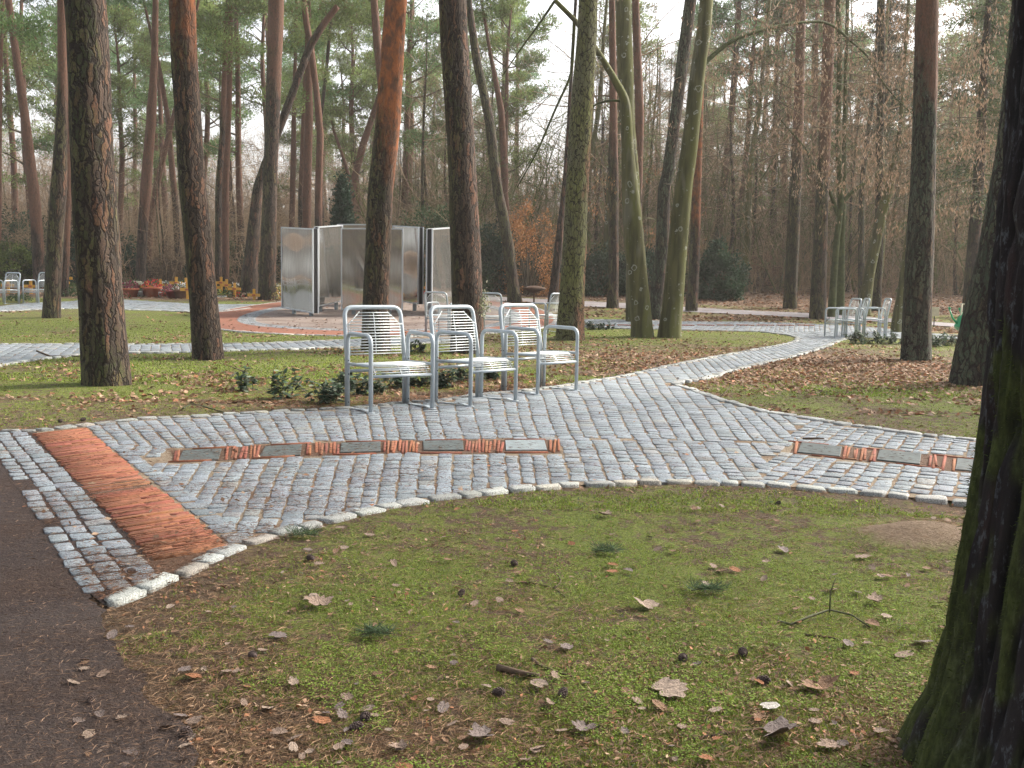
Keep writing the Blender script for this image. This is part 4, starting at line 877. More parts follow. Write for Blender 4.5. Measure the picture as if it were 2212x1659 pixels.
def grow(rg, p, d, L, r, lev, maxlev, out, tips, nch=(3, 5), spread=.75, up=.12, segs=4):
    pts = [p]; dd = d
    for i in range(segs):
        dd = dd+rg.normal(0, .16, 3)+np.array([0, 0, up*.4]); dd /= np.linalg.norm(dd); q = pts[-1]+dd*L/segs
        r0 = r*(1-.65*i/segs); r1 = r*(1-.65*(i+1)/segs); out.append((*pts[-1], r0, *q, r1)); pts.append(q)
    tips.append((pts[-1], dd, lev))
    if lev >= maxlev: return
    for k in range(rg.integers(*nch)):
        t = rg.uniform(.25, 1.); i = min(int(t*segs), segs-1); b = pts[i]+(pts[i+1]-pts[i])*(t*segs-i)
        s = rdir(rg, 1)[0]; s = s-dd*(s@dd); s /= np.linalg.norm(s)+1e-9; nd = dd*(1-spread*.6)+s*spread+np.array([0, 0, up]); nd /= np.linalg.norm(nd)
        grow(rg, b, nd, L*rg.uniform(.42, .68), r*(1-.6*t)*.55+.001, lev+1, maxlev, out, tips, nch, spread, up, max(2, segs-1))
def pine_proto(seed, height=17., cb=.5, spread=3.2, dens=1., lean=0., col=(.052, .085, .038), z0=5.):
    rg = np.random.default_rng(seed); hb = height*cb
    P = [(0, 0, -.3)]; x = y = 0
    for i in range(1, 7):
        x += rg.normal(0, .14)+lean*height/7; y += rg.normal(0, .1); P.append((x, y, height*i/6.6))
    P = np.array(P); R = [.19, .17, .155, .14, .12, .085, .04]
    tm = trunk_mesh(P, R, bark(z0, 8, .2), 10, .6, .05, .1, seed)
    segs = []; bl_ = []
    nb = int(17*dens)
    for b in range(nb):
        z = hb+(height-hb)*(b/nb)**.9; c = np.array([np.interp(z, P[:, 2], P[:, 0]), np.interp(z, P[:, 2], P[:, 1]), z]); k = (z-hb)/(height-hb)
        az = rg.uniform(0, 2*np.pi); L = spread*(1-.55*k**1.5)*rg.uniform(.45, 1.1); d = np.array([math.cos(az), math.sin(az), rg.uniform(-.05, .5)+.5*k]); d /= np.linalg.norm(d)
        q = c; pts = [c]
        for i in range(4):
            d = d+rg.normal(0, .14, 3)+np.array([0, 0, .07]); d /= np.linalg.norm(d); q2 = q+d*L/4; segs.append((*q, .05*(1-i/5), *q2, .05*(1-(i+1)/5))); q = q2; pts.append(q)
        if rg.random() < .12: continue
        for cidx in range(rg.integers(6, 10)):
            t = rg.uniform(.45, 1.08); base = pts[min(int(t*4), 4)]+rg.normal(0, .32, 3)*np.array([1, 1, .45]); rad = rg.uniform(.32, .8)
            segs.append((*pts[min(int(t*4), 4)], .015, *base, .006))
            n = int(100*(rad/.45)**1.6*dens); o = rdir(rg, n)*rg.uniform(.3, 1, (n, 1))**.5*rad; o[:, 2] *= .42; o[:, 2] += .1*rad
            Pn = base+o; D = o/np.linalg.norm(o, axis=1)[:, None]*.7+rdir(rg, n)*.6+np.array([0, 0, .45]); D /= np.linalg.norm(D, axis=1)[:, None]
            cl = np.array(col)*rg.uniform(.65, 1.45)*rg.uniform(.7, 1.35, (n, 1)); br = rg.random(n) < .06; cl[br] = (.15, .10, .05)
            bl_.append(blades(Pn, D, rg.uniform(.10, .20, n), rg.uniform(.03, .055, n), cl, rg))
    sv, sf = tubes3(segs, n=4); V, Fq, Cc = join(bl_)
    return tm, nmesh('branches', sv, sf, M_twig), nmesh('crown', V, Fq, M_needle, Cc)
def bare_proto(seed, height=13., r=.13, low=.25, leaves=0, maxlev=4, leafcol=(.26, .15, .085), fork=False, hang=.5):
    rg = np.random.default_rng(seed); P = [(0, 0, -.3)]; x = y = 0
    for i in range(1, 7): x += rg.normal(0, .2); y += rg.normal(0, .15); P.append((x, y, height*i/6))
    P = np.array(P); tm = trunk_mesh(P, [r*(1.05-.15*i) for i in range(7)], M_beech if seed % 2 else bark(20, 8, .6), 8, .6, .05, .15, seed); segs = []; tips = []
    nb = 15
    for b in range(nb):
        z = height*(low+(1-low)*(b+rg.random())/nb); c = np.array([np.interp(z, P[:, 2], P[:, 0]), np.interp(z, P[:, 2], P[:, 1]), z]); az = rg.uniform(0, 2*np.pi)
        d = np.array([math.cos(az), math.sin(az), rg.uniform(.1, 1.)]); d /= np.linalg.norm(d); grow(rg, c, d, (height-z)*.3+1.4, r*.32*(1.2-z/height), 1, maxlev, segs, tips)
    sv, sf = tubes3(segs, n=3); cr = nmesh('crown', sv, sf, M_fartwig); lv = None
    if leaves:
        tp = np.array([t[0] for t in tips if t[2] >= 3]); idx = rg.integers(0, len(tp), leaves); Pn = tp[idx]+rg.normal(0, .10, (leaves, 3)); D = rdir(rg, leaves)*.6+np.array([0, 0, -hang]); D /= np.linalg.norm(D, axis=1)[:, None]
        cl = np.array(leafcol)*rg.uniform(.6, 1.35, (leaves, 1)); lv = nmesh('leaves', *(lambda q: (q[0], q[1]))(blades(Pn, D, rg.uniform(.05, .09, leaves), rg.uniform(.025, .045, leaves), cl, rg)), M_dry, np.repeat(cl, 4, 0))
    return tm, cr, lv
def place_tree(nm, ms, loc, rz, sc, label, cat, group, parts_=('trunk', 'branch', 'crown')):
    o = root(nm, loc, label, cat, group, rz); o.scale = (sc,)*3
    for m, pn in zip(ms, parts_):
        if m: ob(pn, m, o)
    return o
PP = [pine_proto(31, 17, .36, 3.6, 1.1, .0, (.115, .185, .07), 3), pine_proto(32, 19, .42, 4.0, 1.2, .02, (.135, .195, .065), 2), pine_proto(33, 14, .30, 3.2, 1., -.03, (.155, .205, .07), 2.5),
      pine_proto(34, 20, .45, 4.2, 1.25, .03, (.105, .18, .075), 4), pine_proto(35, 15, .26, 3.0, 1., .0, (.16, .205, .07), 1.5)]
BP = [bare_proto(41, 13), bare_proto(42, 11, .10, .2), bare_proto(43, 15, .16, .3), bare_proto(44, 12, .11, .15, 900), bare_proto(45, 9, .07, .1), bare_proto(46, 14, .13, .25, 600)]
rg = np.random.default_rng(77)
def free(x, y): return not bool(paved(np.array([x]), np.array([y]))[0])
def gx(px, Y): return (px-CX)/F*Y
# photo-led pine crowns: (px x, depth, proto, scale, rotation)
spots = []
for (px, Y, k, s) in [(40,52,1,1.0),(110,60,3,1.),(165,47,0,.95),(240,66,3,1.),(262,50,4,.9),(300,74,1,1.05),(360,58,0,1.),(415,70,1,1.1),(440,50,2,1.),(505,62,3,1.),(520,46,0,.95),(585,54,1,.95),
                      (610,68,3,1.1),(650,60,2,1.1),(690,78,1,1.),(735,62,4,.9),(770,52,2,1.05),(800,72,3,1.),(870,48,0,1.05),(890,60,1,1.),(935,75,4,1.),(965,55,2,.95),(1010,68,0,1.),(1065,58,1,1.0),(1090,48,4,.95),(1115,70,3,1.),(75,50,4,1.1),(345,60,4,1.),(690,72,2,1.3)]:
    spots.append((gx(px, Y), Y, k, s, 'a'))
for i in range(8): Y = rg.uniform(66, 96); px = rg.uniform(-150, 720); spots.append((gx(px, Y), Y, rg.integers(5), rg.uniform(.8, 1.05), 'b'))
for i in range(44): Y = rg.uniform(50, 95); px = rg.uniform(1290, 2300); spots.append((gx(px, Y), Y, rg.integers(5), rg.uniform(.9, 1.2), 'c'))
GRP = {'a': ('tall Scots pine with a green crown standing beyond the graves and panels', 'pines beyond the graves'), 'b': ('far pine in the back rows of the wood on the left', 'far pines on the left'), 'c': ('far pine whose crown shows above the bare trees on the right', 'far pines on the right')}
for x, Y, k, s, g in spots:
    place_tree('pine_tree', PP[k], (x, Y, zt(Y)), rg.uniform(0, 6.28), s, GRP[g][0], 'tree', GRP[g][1])
# crowns of the near trees, above the frame: they shade the ground
for i, o in enumerate([o for o in C.objects if o.name.startswith('pine_tree') and o.type == 'EMPTY' and 32 < o.location.y < 47 and o.location.x < .5 and 'hugging' not in o['label']]):
    tr = [c for c in o.children if c.name.startswith('trunk')][0].data; co = np.empty(len(tr.vertices)*3, np.float32); tr.vertices.foreach_get('co', co); co = co.reshape(-1, 3); m = co[np.abs(co[:, 2]-min(10, co[:, 2].max()-.5)) < .5].mean(0)
    if i % 2: continue
    c = ob('crown', PP[(i*2) % 5][2], o); c.location = (m[0], m[1], (2.2, .8, 3.0, .2, 3.2)[(i*2) % 5]); c.rotation_euler = (0, 0, i*2.1)
near = [o for o in C.objects if not any(c.name.startswith('crown') for c in o.children) and o.type == 'EMPTY' and o.get('category') == 'tree' and o.location.y < 34 and o.location.y > 6 and 'high between' not in o['label']]
for i, o in enumerate(near):
    tr = [c for c in o.children if c.name.startswith('trunk')][0].data; co = np.empty(len(tr.vertices)*3, np.float32); tr.vertices.foreach_get('co', co); co = co.reshape(-1, 3); top = co[co[:, 2] > co[:, 2].max()-.4].mean(0)
    if top[2] < 12: continue
    c = ob('crown', PP[i % 5][2], o); c.location = (top[0], top[1], top[2]-3.2); c.rotation_euler = (0, 0, i*1.7); c.scale = (1.15, 1.15, .9)
for i, (x, y) in enumerate(((-6, -3), (4, -5), (-2, -8), (9, 3), (-9, 5), (-12, 12), (11, 9), (8, -2), (-7, -9), (14, 15))):
    place_tree('pine_tree', PP[i % 5], (x, y, 0), i*1.3, 1.15, 'pine standing outside the picture, near the camera', 'tree', 'pines around the camera')
# bare woodland trees
for i in range(180):
    for _ in range(30):
        px = rg.uniform(820, 2300) if i < 145 else rg.uniform(-80, 900); Y = rg.uniform(38, 88)
        if 1090 < px < 1250 and Y < 60: continue
        if free(gx(px, Y), Y) and Y > 36.8-.36*gx(px, Y)*.0: break
    k = rg.integers(len(BP)); s = rg.uniform(.75, 1.15)*(.62 if 1110 < px < 1250 or px < 900 else 1)
    place_tree('bare_tree', BP[k], (gx(px, Y), Y, zt(Y)), rg.uniform(0, 6.28), s, 'bare winter tree with fine brown twigs in the wood on the right' if i < 145 else 'bare winter tree between the pines on the left', 'tree',
               'bare trees in the right-hand wood' if i < 145 else 'bare trees among the left-hand pines', ('trunk', 'crown', 'leaves'))
# undergrowth, as one mass: upright shoots and brush, and the far edge of the wood
def brush(n, pxr, Yr, hr, name, seed, lab, r0=.012, mat=M_fartwig):
    rg = np.random.default_rng(seed); Y = rg.uniform(*Yr, n); X = (rg.uniform(*pxr, n)-CX)/F*Y; ok = ~paved(X, Y) & ~((X < 0) & (Y < 35) & (X > -14)); X, Y = X[ok], Y[ok]; n = len(X)
    segs = []; h = rg.uniform(*hr, n); d = np.c_[rg.normal(0, .28, (n, 2)), np.ones(n)]; p = np.c_[X, Y, ztn(Y)-.05]; k = 4; r = r0*rg.uniform(.5, 1.5, n)
    for i in range(k):
        d2 = d/np.linalg.norm(d, axis=1)[:, None]; q = p+d2*(h/k)[:, None]; segs.append(np.c_[p, r*(1-i/5), q, r*(1-(i+1)/5)])
        for _ in range(2):
            t = rg.random((n, 1)); b = p+(q-p)*t; e = d2*.6+rdir(rg, n)*.7; e[:, 2] = np.abs(e[:, 2])*.6; e /= np.linalg.norm(e, axis=1)[:, None]; e2 = b+e*(h*rg.uniform(.1, .28, n))[:, None]; segs.append(np.c_[b, r*.5, e2, r*.2])
            f = e+rdir(rg, n)*.7; f /= np.linalg.norm(f, axis=1)[:, None]; segs.append(np.c_[(b+e2)/2, r*.3, (b+e2)/2+f*(h*rg.uniform(.06, .18, n))[:, None], r*.15])
        p = q; d = d+rg.normal(0, .18, (n, 3))
    V, Fq = tubes3(np.concatenate(segs), n=3); o = ob(name, nmesh(name, V, Fq, mat)); return kind(o, 'stuff', lab)
brush(700, (820, 2350), (42, 62), (4, 11), 'young_stems', 15, 'thin mossy young stems in the wood on the right', .032, M_mossstem)
brush(4200, (820, 2350), (41.5, 66), (1.0, 5.5), 'undergrowth', 5, 'brown brushwood under the trees on the right')
brush(2600, (-100, 1000), (38, 66), (1.2, 4.5), 'undergrowth', 6, 'thin brown brushwood behind the graves')
brush(5200, (-200, 2500), (62, 100), (3.5, 11), 'far_wood', 7, 'far edge of the wood as a mass of stems and twigs', .03)
def wood_behind():
    rg = np.random.default_rng(9); n = 1500; X = rg.uniform(-60, 45, n); Y = rg.uniform(-36, -13, n); h = rg.uniform(5, 14, n); r_ = rg.uniform(.02, .12, n); p = np.c_[X, Y, 0*X-.1]; segs = []; d = np.c_[rg.normal(0, .12, (n, 2)), np.ones(n)]
    for i in range(4):
        q = p+d*(h/4)[:, None]; segs.append(np.c_[p, r_, q, r_*.8]); r_ = r_*.8
        for _ in range(3):
            b = p+(q-p)*rg.random((n, 1)); e = rdir(rg, n); e[:, 2] = np.abs(e[:, 2]); segs.append(np.c_[b, r_*.3, b+e*h[:, None]*.2, r_*.08])
        p = q
    V, Fq = tubes3(np.concatenate(segs), n=3); kind(ob('wood_behind_camera', nmesh('wood_behind_camera', V, Fq, M_twig)), 'stuff', 'brown wood on the near side, seen reflected in the mirror panels')
wood_behind()
# ------------------------------------------------------------------ bushes and hedging
def bush(loc, rx, ry, rz, n, L, col, seed, label, nm='evergreen_bush', cat='bush', mat=M_leaf, var=.4, shape='dome', stems=True, wratio=.45, grp=None):
    n = int(n*1.8); L *= 1.15; rg = np.random.default_rng(seed); o = root(nm, loc, label, cat, grp); nc = max(14, n//90); cc = rdir(rg, nc)*rg.uniform(.25, 1, (nc, 1))**.45; cc[:, 2] = np.abs(cc[:, 2]) if shape == 'dome' else cc[:, 2]
    cc = cc*[rx, ry, rz]; 
    if shape == 'cone':
        t = rg.random(nc)**.8; a = rg.uniform(0, 6.28, nc); rad = (1-t)*rg.uniform(.4, 1, nc); cc = np.c_[rad*np.cos(a)*rx, rad*np.sin(a)*ry, t*rz]
    k = rg.integers(0, nc, n); Pn = cc[k]+rg.normal(0, .16, (n, 3))*[rx*.6, ry*.6, rz*.35]; Pn[:, 2] = np.abs(Pn[:, 2])+.02
    D = Pn/np.linalg.norm(Pn, axis=1)[:, None]*.5+rdir(rg, n)*.8; D /= np.linalg.norm(D, axis=1)[:, None]; cl = np.array(col)*(rg.uniform(1-var, 1+var, nc)[k])[:, None]*rg.uniform(.7, 1.35, (n, 1))
    V, Fq, Cc = blades(Pn, D, rg.uniform(.7, 1.3, n)*L, rg.uniform(.8, 1.2, n)*L*wratio, cl, rg); ob('foliage', nmesh('foliage', V, Fq, mat, Cc), o)
    if stems:
        s = []
        for c in cc[:60]: m = c*.5+rg.normal(0, .05, 3); m[2] = abs(m[2]); s += [(0, 0, -.05, .03*min(rx, 1), *m, .02*min(rx, 1)), (*m, .02*min(rx, 1), *c, .006)]
        V, Fq = tubes3(s, n=4); ob('stem', nmesh('stem', V, Fq, M_twig), o)
    return o
def bpx(px, Y): return (gx(px, Y), Y, zt(Y))
bush(bpx(935, 38), 2.3, 1.3, 3.4, 7000, .10, (.045, .075, .032), 1, 'large rounded green bush behind the right-hand mirror panels')
bush(bpx(1062, 38.5), 1.1, 1.0, 2.9, 4500, .10, (.022, .042, .026), 2, 'dark evergreen bush just right of the thick central pine')
bush(bpx(838, 39), 1.6, 1.2, 2.6, 3500, .10, (.035, .06, .03), 18, 'green bush half hidden behind the broad mirror panel')
bush(bpx(737, 37), 1.05, 1.0, 4.0, 6000, .12, (.022, .052, .03), 3, 'dark green yew with a feathery tip above the left panels', 'yew_tree', 'tree', shape='cone')
bush(bpx(1135, 38.2), 1.35, 1.0, 3.4, 2600, .09, (.40, .20, .085), 4, 'young beech with orange-brown dry leaves right of the central pine', 'beech_sapling', 'sapling', M_dry, .25, 'ball')
bush(bpx(1120, 40), 1.5, 1.0, 2.4, 2500, .10, (.03, .05, .03), 19, 'dark bush behind the orange-leaved sapling')
bush(bpx(1285, 38.8), 1.6, 1.1, 2.0, 4500, .12, (.05, .075, .045), 5, 'grey-green rhododendron between the big mossy trunk and the next pine')
bush(bpx(1395, 39), 1.6, 1.1, 2.0, 3000, .12, (.04, .065, .04), 6, 'dark rhododendron behind the green beech pair')
bush(bpx(1552, 37.5), .95, .9, 2.35, 4200, .12, (.035, .068, .036), 7, 'holly bush with shiny leaves right of the green beeches')
bush((gx(12, 38), 38, zt(38)), 1.7, 1.0, 1.6, 3500, .10, (.10, .13, .035), 8, 'yellowish green bush behind the far left chairs')
bush((gx(60, 39), 39, zt(39)), 1.0, 1.0, 1.5, 2600, .10, (.03, .055, .03), 9, 'dark green bush behind the far left chairs')
bush((gx(172, 39), 39, zt(39)), 1.1, 1.0, 2.4, 3200, .10, (.022, .05, .028), 10, 'dark evergreen between the mossy leaning pine and the thick left pine')
bush((gx(10, 44), 44, zt(44)), 3.0, 1.3, 3.2, 5500, .12, (.03, .055, .03), 11, 'tall dark evergreen shrub at the far left edge')
bush((gx(268, 40), 40, zt(40)), .9, .9, 2.0, 2600, .10, (.025, .052, .03), 12, 'dark evergreen bush right of the thick left pine')
bush((gx(385, 41), 41, zt(41)), 1.2, 1.0, 1.8, 1800, .07, (.15, .105, .07), 13, 'low brown leafless bush behind the graves', 'bare_bush', 'bush', M_dry, .3)
bush((gx(345, 40), 40, zt(40)), 1.0, .8, 1.1, 1600, .07, (.11, .08, .055), 14, 'low brown bush in front of the red leaning pine', 'bare_bush', 'bush', M_dry, .3)
bush((gx(520, 41), 41, zt(41)), 1.3, 1.0, 1.9, 2000, .09, (.055, .07, .035), 15, 'olive bush left of the right-leaning dark pine')
bush((gx(620, 40), 40, zt(40)), 1.2, 1.0, 2.1, 2600, .10, (.03, .05, .03), 16, 'dark bush behind the left end of the mirror panels')
bush((gx(412, 39), 39, zt(39)), .3, .3, 1.9, 900, .08, (.018, .05, .025), 17, 'slim dark juniper column behind the second big left trunk', 'juniper', 'bush', shape='cone')
bush((gx(1640, 45), 45, zt(45)), 1.6, 1.0, 1.6, 1500, .08, (.20, .12, .08), 20, 'brown leafy brush beyond the gravel road', 'bare_bush', 'bush', M_dry, .3)
# dark low-boughed conifer on the right and dry-leaved beech sprays
def sprays(vol, n, seed, leaves, label_parent, leafcol, parent, Lb=(.8, 1.8), leafL=(.07, .125)):
    """branches with hanging dry leaves inside a box (px x0,x1, y0,y1, depth0, depth1)"""
    rg = np.random.default_rng(seed); segs = []; tips = []
    for i in range(n):
        px, py, Y = rg.uniform(vol[0], vol[1]), rg.uniform(vol[2], vol[3]), rg.uniform(vol[4], vol[5]); p = np.array(at(px, py, Y)); d = np.array([rg.choice((-1, 1))*1., rg.normal(0, .5), rg.normal(-.1, .25)]); d /= np.linalg.norm(d)
        grow(rg, p, d, rg.uniform(*Lb), .011, 2, 4, segs, tips, (3, 5), .6, -.02, 4)
    b = np.array(parent.location); s = np.array(segs); s[:, :3] -= b; s[:, 4:7] -= b; V, Fq = tubes3(s, n=3); ob('crown', nmesh('crown', V, Fq, M_twig), parent)
    tp = np.array([t[0] for t in tips])-b; idx = rg.integers(0, len(tp), leaves); Pn = tp[idx]+rg.normal(0, .07, (leaves, 3)); D = rdir(rg, leaves)*.45+np.array([0, 0, -.9]); D /= np.linalg.norm(D, axis=1)[:, None]
    cl = np.array(leafcol)*rg.uniform(.6, 1.4, (leaves, 1)); V, Fq, Cc = blades(Pn, D, rg.uniform(*leafL, leaves), rg.uniform(.022, .04, leaves), cl, rg); ob('leaves', nmesh('leaves', V, Fq, M_dry, Cc), parent)
tl = [o for o in C.objects if o.get('label')]
def find(s): return next(o for o in tl if s in o['label'])
LC = (.29, .20, .135)
sprays((1560, 1800, -40, 330, 20, 24), 34, 1, 1500, '', LC, find('long limb arching right'))
sprays((1780, 2090, -20, 420, 20, 27), 100, 2, 5600, '', LC, find('forking low behind'))
sprays((1960, 2160, 150, 480, 19, 24), 30, 3, 1700, '', LC, find('yellow-green leaning trunk'))
sprays((1240, 1480, 350, 560, 30, 36), 14, 4, 500, '', (.34, .18, .09), find('reddish bark at its right side'), (.6, 1.2))
sprays((1420, 1700, 120, 420, 24, 30), 30, 6, 900, '', LC, find('straight mossy trunk crossing'))
def conifer(px, Y, h, seed, label, col=(.045, .065, .026), z0=2.2, sp=2.6):
    rg = np.random.default_rng(seed); o = root('conifer', (gx(px, Y), Y, zt(Y)), label, 'tree'); P = [(0, 0, -.2), (.05, 0, h*.3), (0, .05, h*.65), (0, 0, h)]
    ob('trunk', trunk_mesh(P, [.20, .17, .11, .03], bark(30, 10, .3, .7), 14, .3, .05, .1, seed), o); segs = []; bl_ = []
    for i in range(52):
        z = z0+(h-z0)*i/52; az = rg.uniform(0, 6.28); L = sp*(1-.8*(z-z0)/(h-z0))*rg.uniform(.6, 1.1); d = np.array([math.cos(az), math.sin(az), -.05]); p = np.array([0, 0, z])
        for k in range(5):
            d = d+rg.normal(0, .08, 3)+np.array([0, 0, -.05 if k < 3 else .05]); d /= np.linalg.norm(d); q = p+d*L/5; segs.append((*p, .022*(1-k/6), *q, .022*(1-(k+1)/6))); 
            n = 55; t = rg.random((n, 1)); s = np.cross(d, [0, 0, 1]); Pn = p+(q-p)*t+s*rg.normal(0, .22*L/2.6+.1, (n, 1))+np.array([0, 0, 1])*rg.normal(-.06, .07, (n, 1)); D = d*.5+rdir(rg, n)*.6+np.array([0, 0, -.3]); D /= np.linalg.norm(D, axis=1)[:, None]
            cl = np.array(col)*rg.uniform(.6, 1.6)*rg.uniform(.7, 1.4, (n, 1)); cl[rg.random(n) < .1] = (.16, .11, .06); bl_.append(blades(Pn, D, rg.uniform(.10, .2, n), rg.uniform(.03, .05, n), cl, rg)); p = q
    V, Fq = tubes3(segs, n=3); ob('branch', nmesh('branch', V, Fq, M_twig), o); V, Fq, Cc = join(bl_); ob('crown', nmesh('crown', V, Fq, M_needle, Cc), o)
conifer(2085, 31, 13, 5, 'dark conifer with drooping boughs right of the lichen-covered pine', z0=3.2, sp=3.0)
conifer(2180, 36, 15, 6, 'dark conifer at the right edge behind the foreground trunk', z0=2.6, sp=3.2)
conifer(1880, 46, 15, 7, 'conifer seen high between the right-hand pines', (.04, .055, .03), 6.5, 2.6)
# ------------------------------------------------------------------ graves: crosses, pots, flowers
M_cross = plain('yellow_wood', (.62, .34, .06, 1), .6, 0, .12, 10); M_terra = plain('terracotta', (.42, .13, .07, 1), .8, 0, .15, 12); M_white = plain('white_paint', (.72, .74, .74, 1), .6, 0, .08, 8)
M_brown = plain('brown_wood', (.14, .07, .05, 1), .8, 0, .2, 12); M_dred = plain('dark_red_glaze', (.20, .03, .03, 1), .4, 0, .15, 12); M_rust = plain('rusty_iron', (.085, .05, .035, 1), .85, 0, .25, 14); M_cream = plain('cream_stone', (.52, .50, .38, 1), .8, 0, .15, 6)
def cross(px, pyt, pyb, Y, label, wd=.45, rz=0.):
    p = at(px, pyb, Y); hgt = at(px, pyt, Y).z-zt(Y); o = root('grave_cross', (p.x, Y, zt(Y)), label, 'cross', 'yellow wooden grave crosses', rz)
    mb = MB(); mb.box(0, 0, hgt/2-.05, .085, .035, hgt+.1); ob('post', mb.mesh('post', M_cross, False), o)
    mb = MB(); mb.box(0, -.038, hgt-.21, wd, .035, .095); cbar = ob('crossbar', mb.mesh('crossbar', M_cross, False), o)
    mb = MB(); mb.box(0, -.06, hgt-.21, .12, .01, .06); ob('name_plate', mb.mesh('name_plate', M_terra, False), cbar)
cross(142, 588, 610, 34.5, 'yellow grave cross highest between the two left pines', .5)
cross(134, 597, 618, 33.5, 'yellow grave cross low beside the mossy leaning pine', .5, .2)
cross(18, 603, 630, 34, 'yellow grave cross behind the leftmost chairs')
cross(67, 605, 630, 34, 'yellow grave cross behind the partly hidden chair')
cross(318, 607, 640, 33.6, 'yellow grave cross right of the thick left pine, standing alone')
cross(347, 603, 628, 34.6, 'yellow grave cross leaning among brown bushes', .5, .3)
cross(381, 598, 630, 34.6, 'tall bright yellow grave cross left of the second big trunk')
cross(402, 600, 630, 35, 'yellow grave cross just touching the second big trunk on its left')
cross(405, 612, 642, 32.8, 'yellow grave cross in front of the others, by the trunk edge')
cross(466, 608, 630, 34.4, 'yellow grave cross half hidden at the right of the second big trunk')
cross(478, 598, 625, 35.5, 'small yellow grave cross far back between the slim pines', .3)
cross(490, 603, 632, 34.4, 'slender pale yellow grave cross with a long post', .34)
cross(507, 611, 636, 34, 'orange-yellow grave cross left of the right-leaning pine')
cross(549, 624, 645, 33, 'broad low yellow grave marker between the leaning and the straight pine', .42)
cross(921, 609, 640, 36.5, 'yellow grave cross seen in the gap between two mirror panels', .38)
def flowers(px, py, label, col, rad=.16, n=90, Y=None, k_=1.25, pot=None, leafc=(.05, .09, .03), nm='flower_pot', cat='flowers', flat=.8, fl=.55):
    p = G(px, py) if Y is None else Vector((gx(px, Y), Y, zt(Y))); rad *= k_; n = int(n*1.3); rg = np.random.default_rng(int(px*7)); o = root(nm, p, label, cat, 'flowers and pots on the graves'); h = 0
    if pot:
        mb = MB(); h = rad*.95; mb.lathe([(rad*.6, -.02), (rad*.85, h*.8), (rad*.95, h*.8), (rad*.95, h), (rad*.8, h)], (0, 0, 0), 14); ob('pot', mb.mesh('pot', pot), o)
    D = rdir(rg, n); D[:, 2] = np.abs(D[:, 2]); Pn = D*rad*rg.uniform(.5, 1, (n, 1))*[1, 1, flat]+[0, 0, h+.02]; cl = np.where(rg.random((n, 1)) < fl, np.array(col), np.array(leafc))*rg.uniform(.7, 1.2, (n, 1))
    V, Fq, Cc = blades(Pn, D*.4+rdir(rg, n)*.8, rg.uniform(.04, .08, n), rg.uniform(.04, .07, n), cl, rg); ob('blossom', nmesh('blossom', V, Fq, M_leaf, Cc), o)
PUR = (.20, .03, .07); RED = (.5, .03, .04); WHT = (.7, .7, .68); YEL = (.6, .42, .08); ORG = (.65, .28, .12); GRN = (.05, .1, .04); PNK = (.55, .2, .25)
flowers(283, 641, 'purple heather in a red pot right of the thick left pine', PUR, .24, 200, pot=M_terra, fl=.8)
flowers(329, 641, 'red flowers in a wide terracotta bowl below a yellow cross', RED, .28, 160, pot=M_terra)
flowers(356, 641, 'bunch of red flowers on the soil', RED, .22, 150)
flowers(372, 643, 'dark red glazed pot with small flowers', PNK, .2, 90, pot=M_dred)
flowers(392.6, 644, 'white flowers in a brown planter beside the second big trunk', WHT, .24, 130, pot=M_brown)
flowers(297, 640, 'white and blue bouquet lying by the red pot', (.5, .56, .6), .2, 110, flat=.5)
flowers(344, 641, 'white grave lantern shaped bunch between red flowers', WHT, .13, 70, pot=M_white)
flowers(387, 634, 'mound of white flowers below the tall yellow cross', WHT, .28, 160, Y=34.1)
flowers(383, 627, 'dark purple heather clump behind the white flowers', PUR, .26, 160, Y=35)
flowers(284, 622, 'small bright green conifer in a pot', (.09, .15, .04), .32, 260, Y=35, flat=1.3, fl=.9)
flowers(330, 610, 'green grave plant at the back row', (.06, .12, .06), .25, 160, Y=36.5, flat=1.3, fl=.9)
flowers(499, 632, 'leafy green grave planting near the slender cross', (.09, .13, .05), .32, 230, Y=34.2, fl=.8)
flowers(473, 642, 'yellow-green arrangement right of the second big trunk', (.3, .33, .08), .22, 110)
flowers(516, 642, 'single red flower bunch at the foot of the leaning pine', RED, .14, 60)
flowers(540, 642, 'brown and white wreath between the leaning and straight pines', (.3, .22, .2), .28, 140, flat=.5)
flowers(600, 634, 'tall yellow flowering bush beside the left mirror panel', (.5, .42, .16), .42, 320, Y=33.3, flat=1.2)
flowers(602, 645, 'orange flowers on the ground beside the left mirror panel', ORG, .28, 120)
flowers(268, 645, 'dark red blossoms at the right foot of the thick left pine', (.25, .05, .05), .2, 90)
flowers(426, 643, 'cut flowers seen just left behind the second big trunk', PNK, .2, 80)
flowers(916, 646, 'red and white flowers between two mirror panels', RED, .25, 140, Y=35.5)
flowers(922, 650, 'white flowers on the ground between two mirror panels', WHT, .22, 100, Y=34.5)
flowers(150, 626, 'green and orange grave planting beside the mossy leaning pine', (.12, .15, .05), .3, 200)
flowers(152, 640, 'dark green low shrub left of the thick left pine', (.04, .08, .03), .3, 220, fl=.9)
flowers(50, 650, 'low green plant under the far left chairs', (.04, .07, .03), .22, 140, Y=30.8, fl=.9)
_r = random.Random(6)
for i in range(20):
    px = _r.choice((_r.uniform(268, 402), _r.uniform(268, 402), _r.uniform(470, 535), _r.uniform(590, 606))); c = _r.choice((PUR, RED, WHT, YEL, PNK, GRN, GRN))
    flowers(px, 640, 'small potted flowers crowded among the yellow crosses', c, _r.uniform(.12, .2), 80, Y=_r.uniform(33.6, 37), pot=_r.choice((M_terra, M_brown, M_dred, M_white)))
flowers(24, 655, 'low dark plant at the feet of the leftmost chair', (.04, .07, .03), .2, 120, Y=30.4, fl=.9)
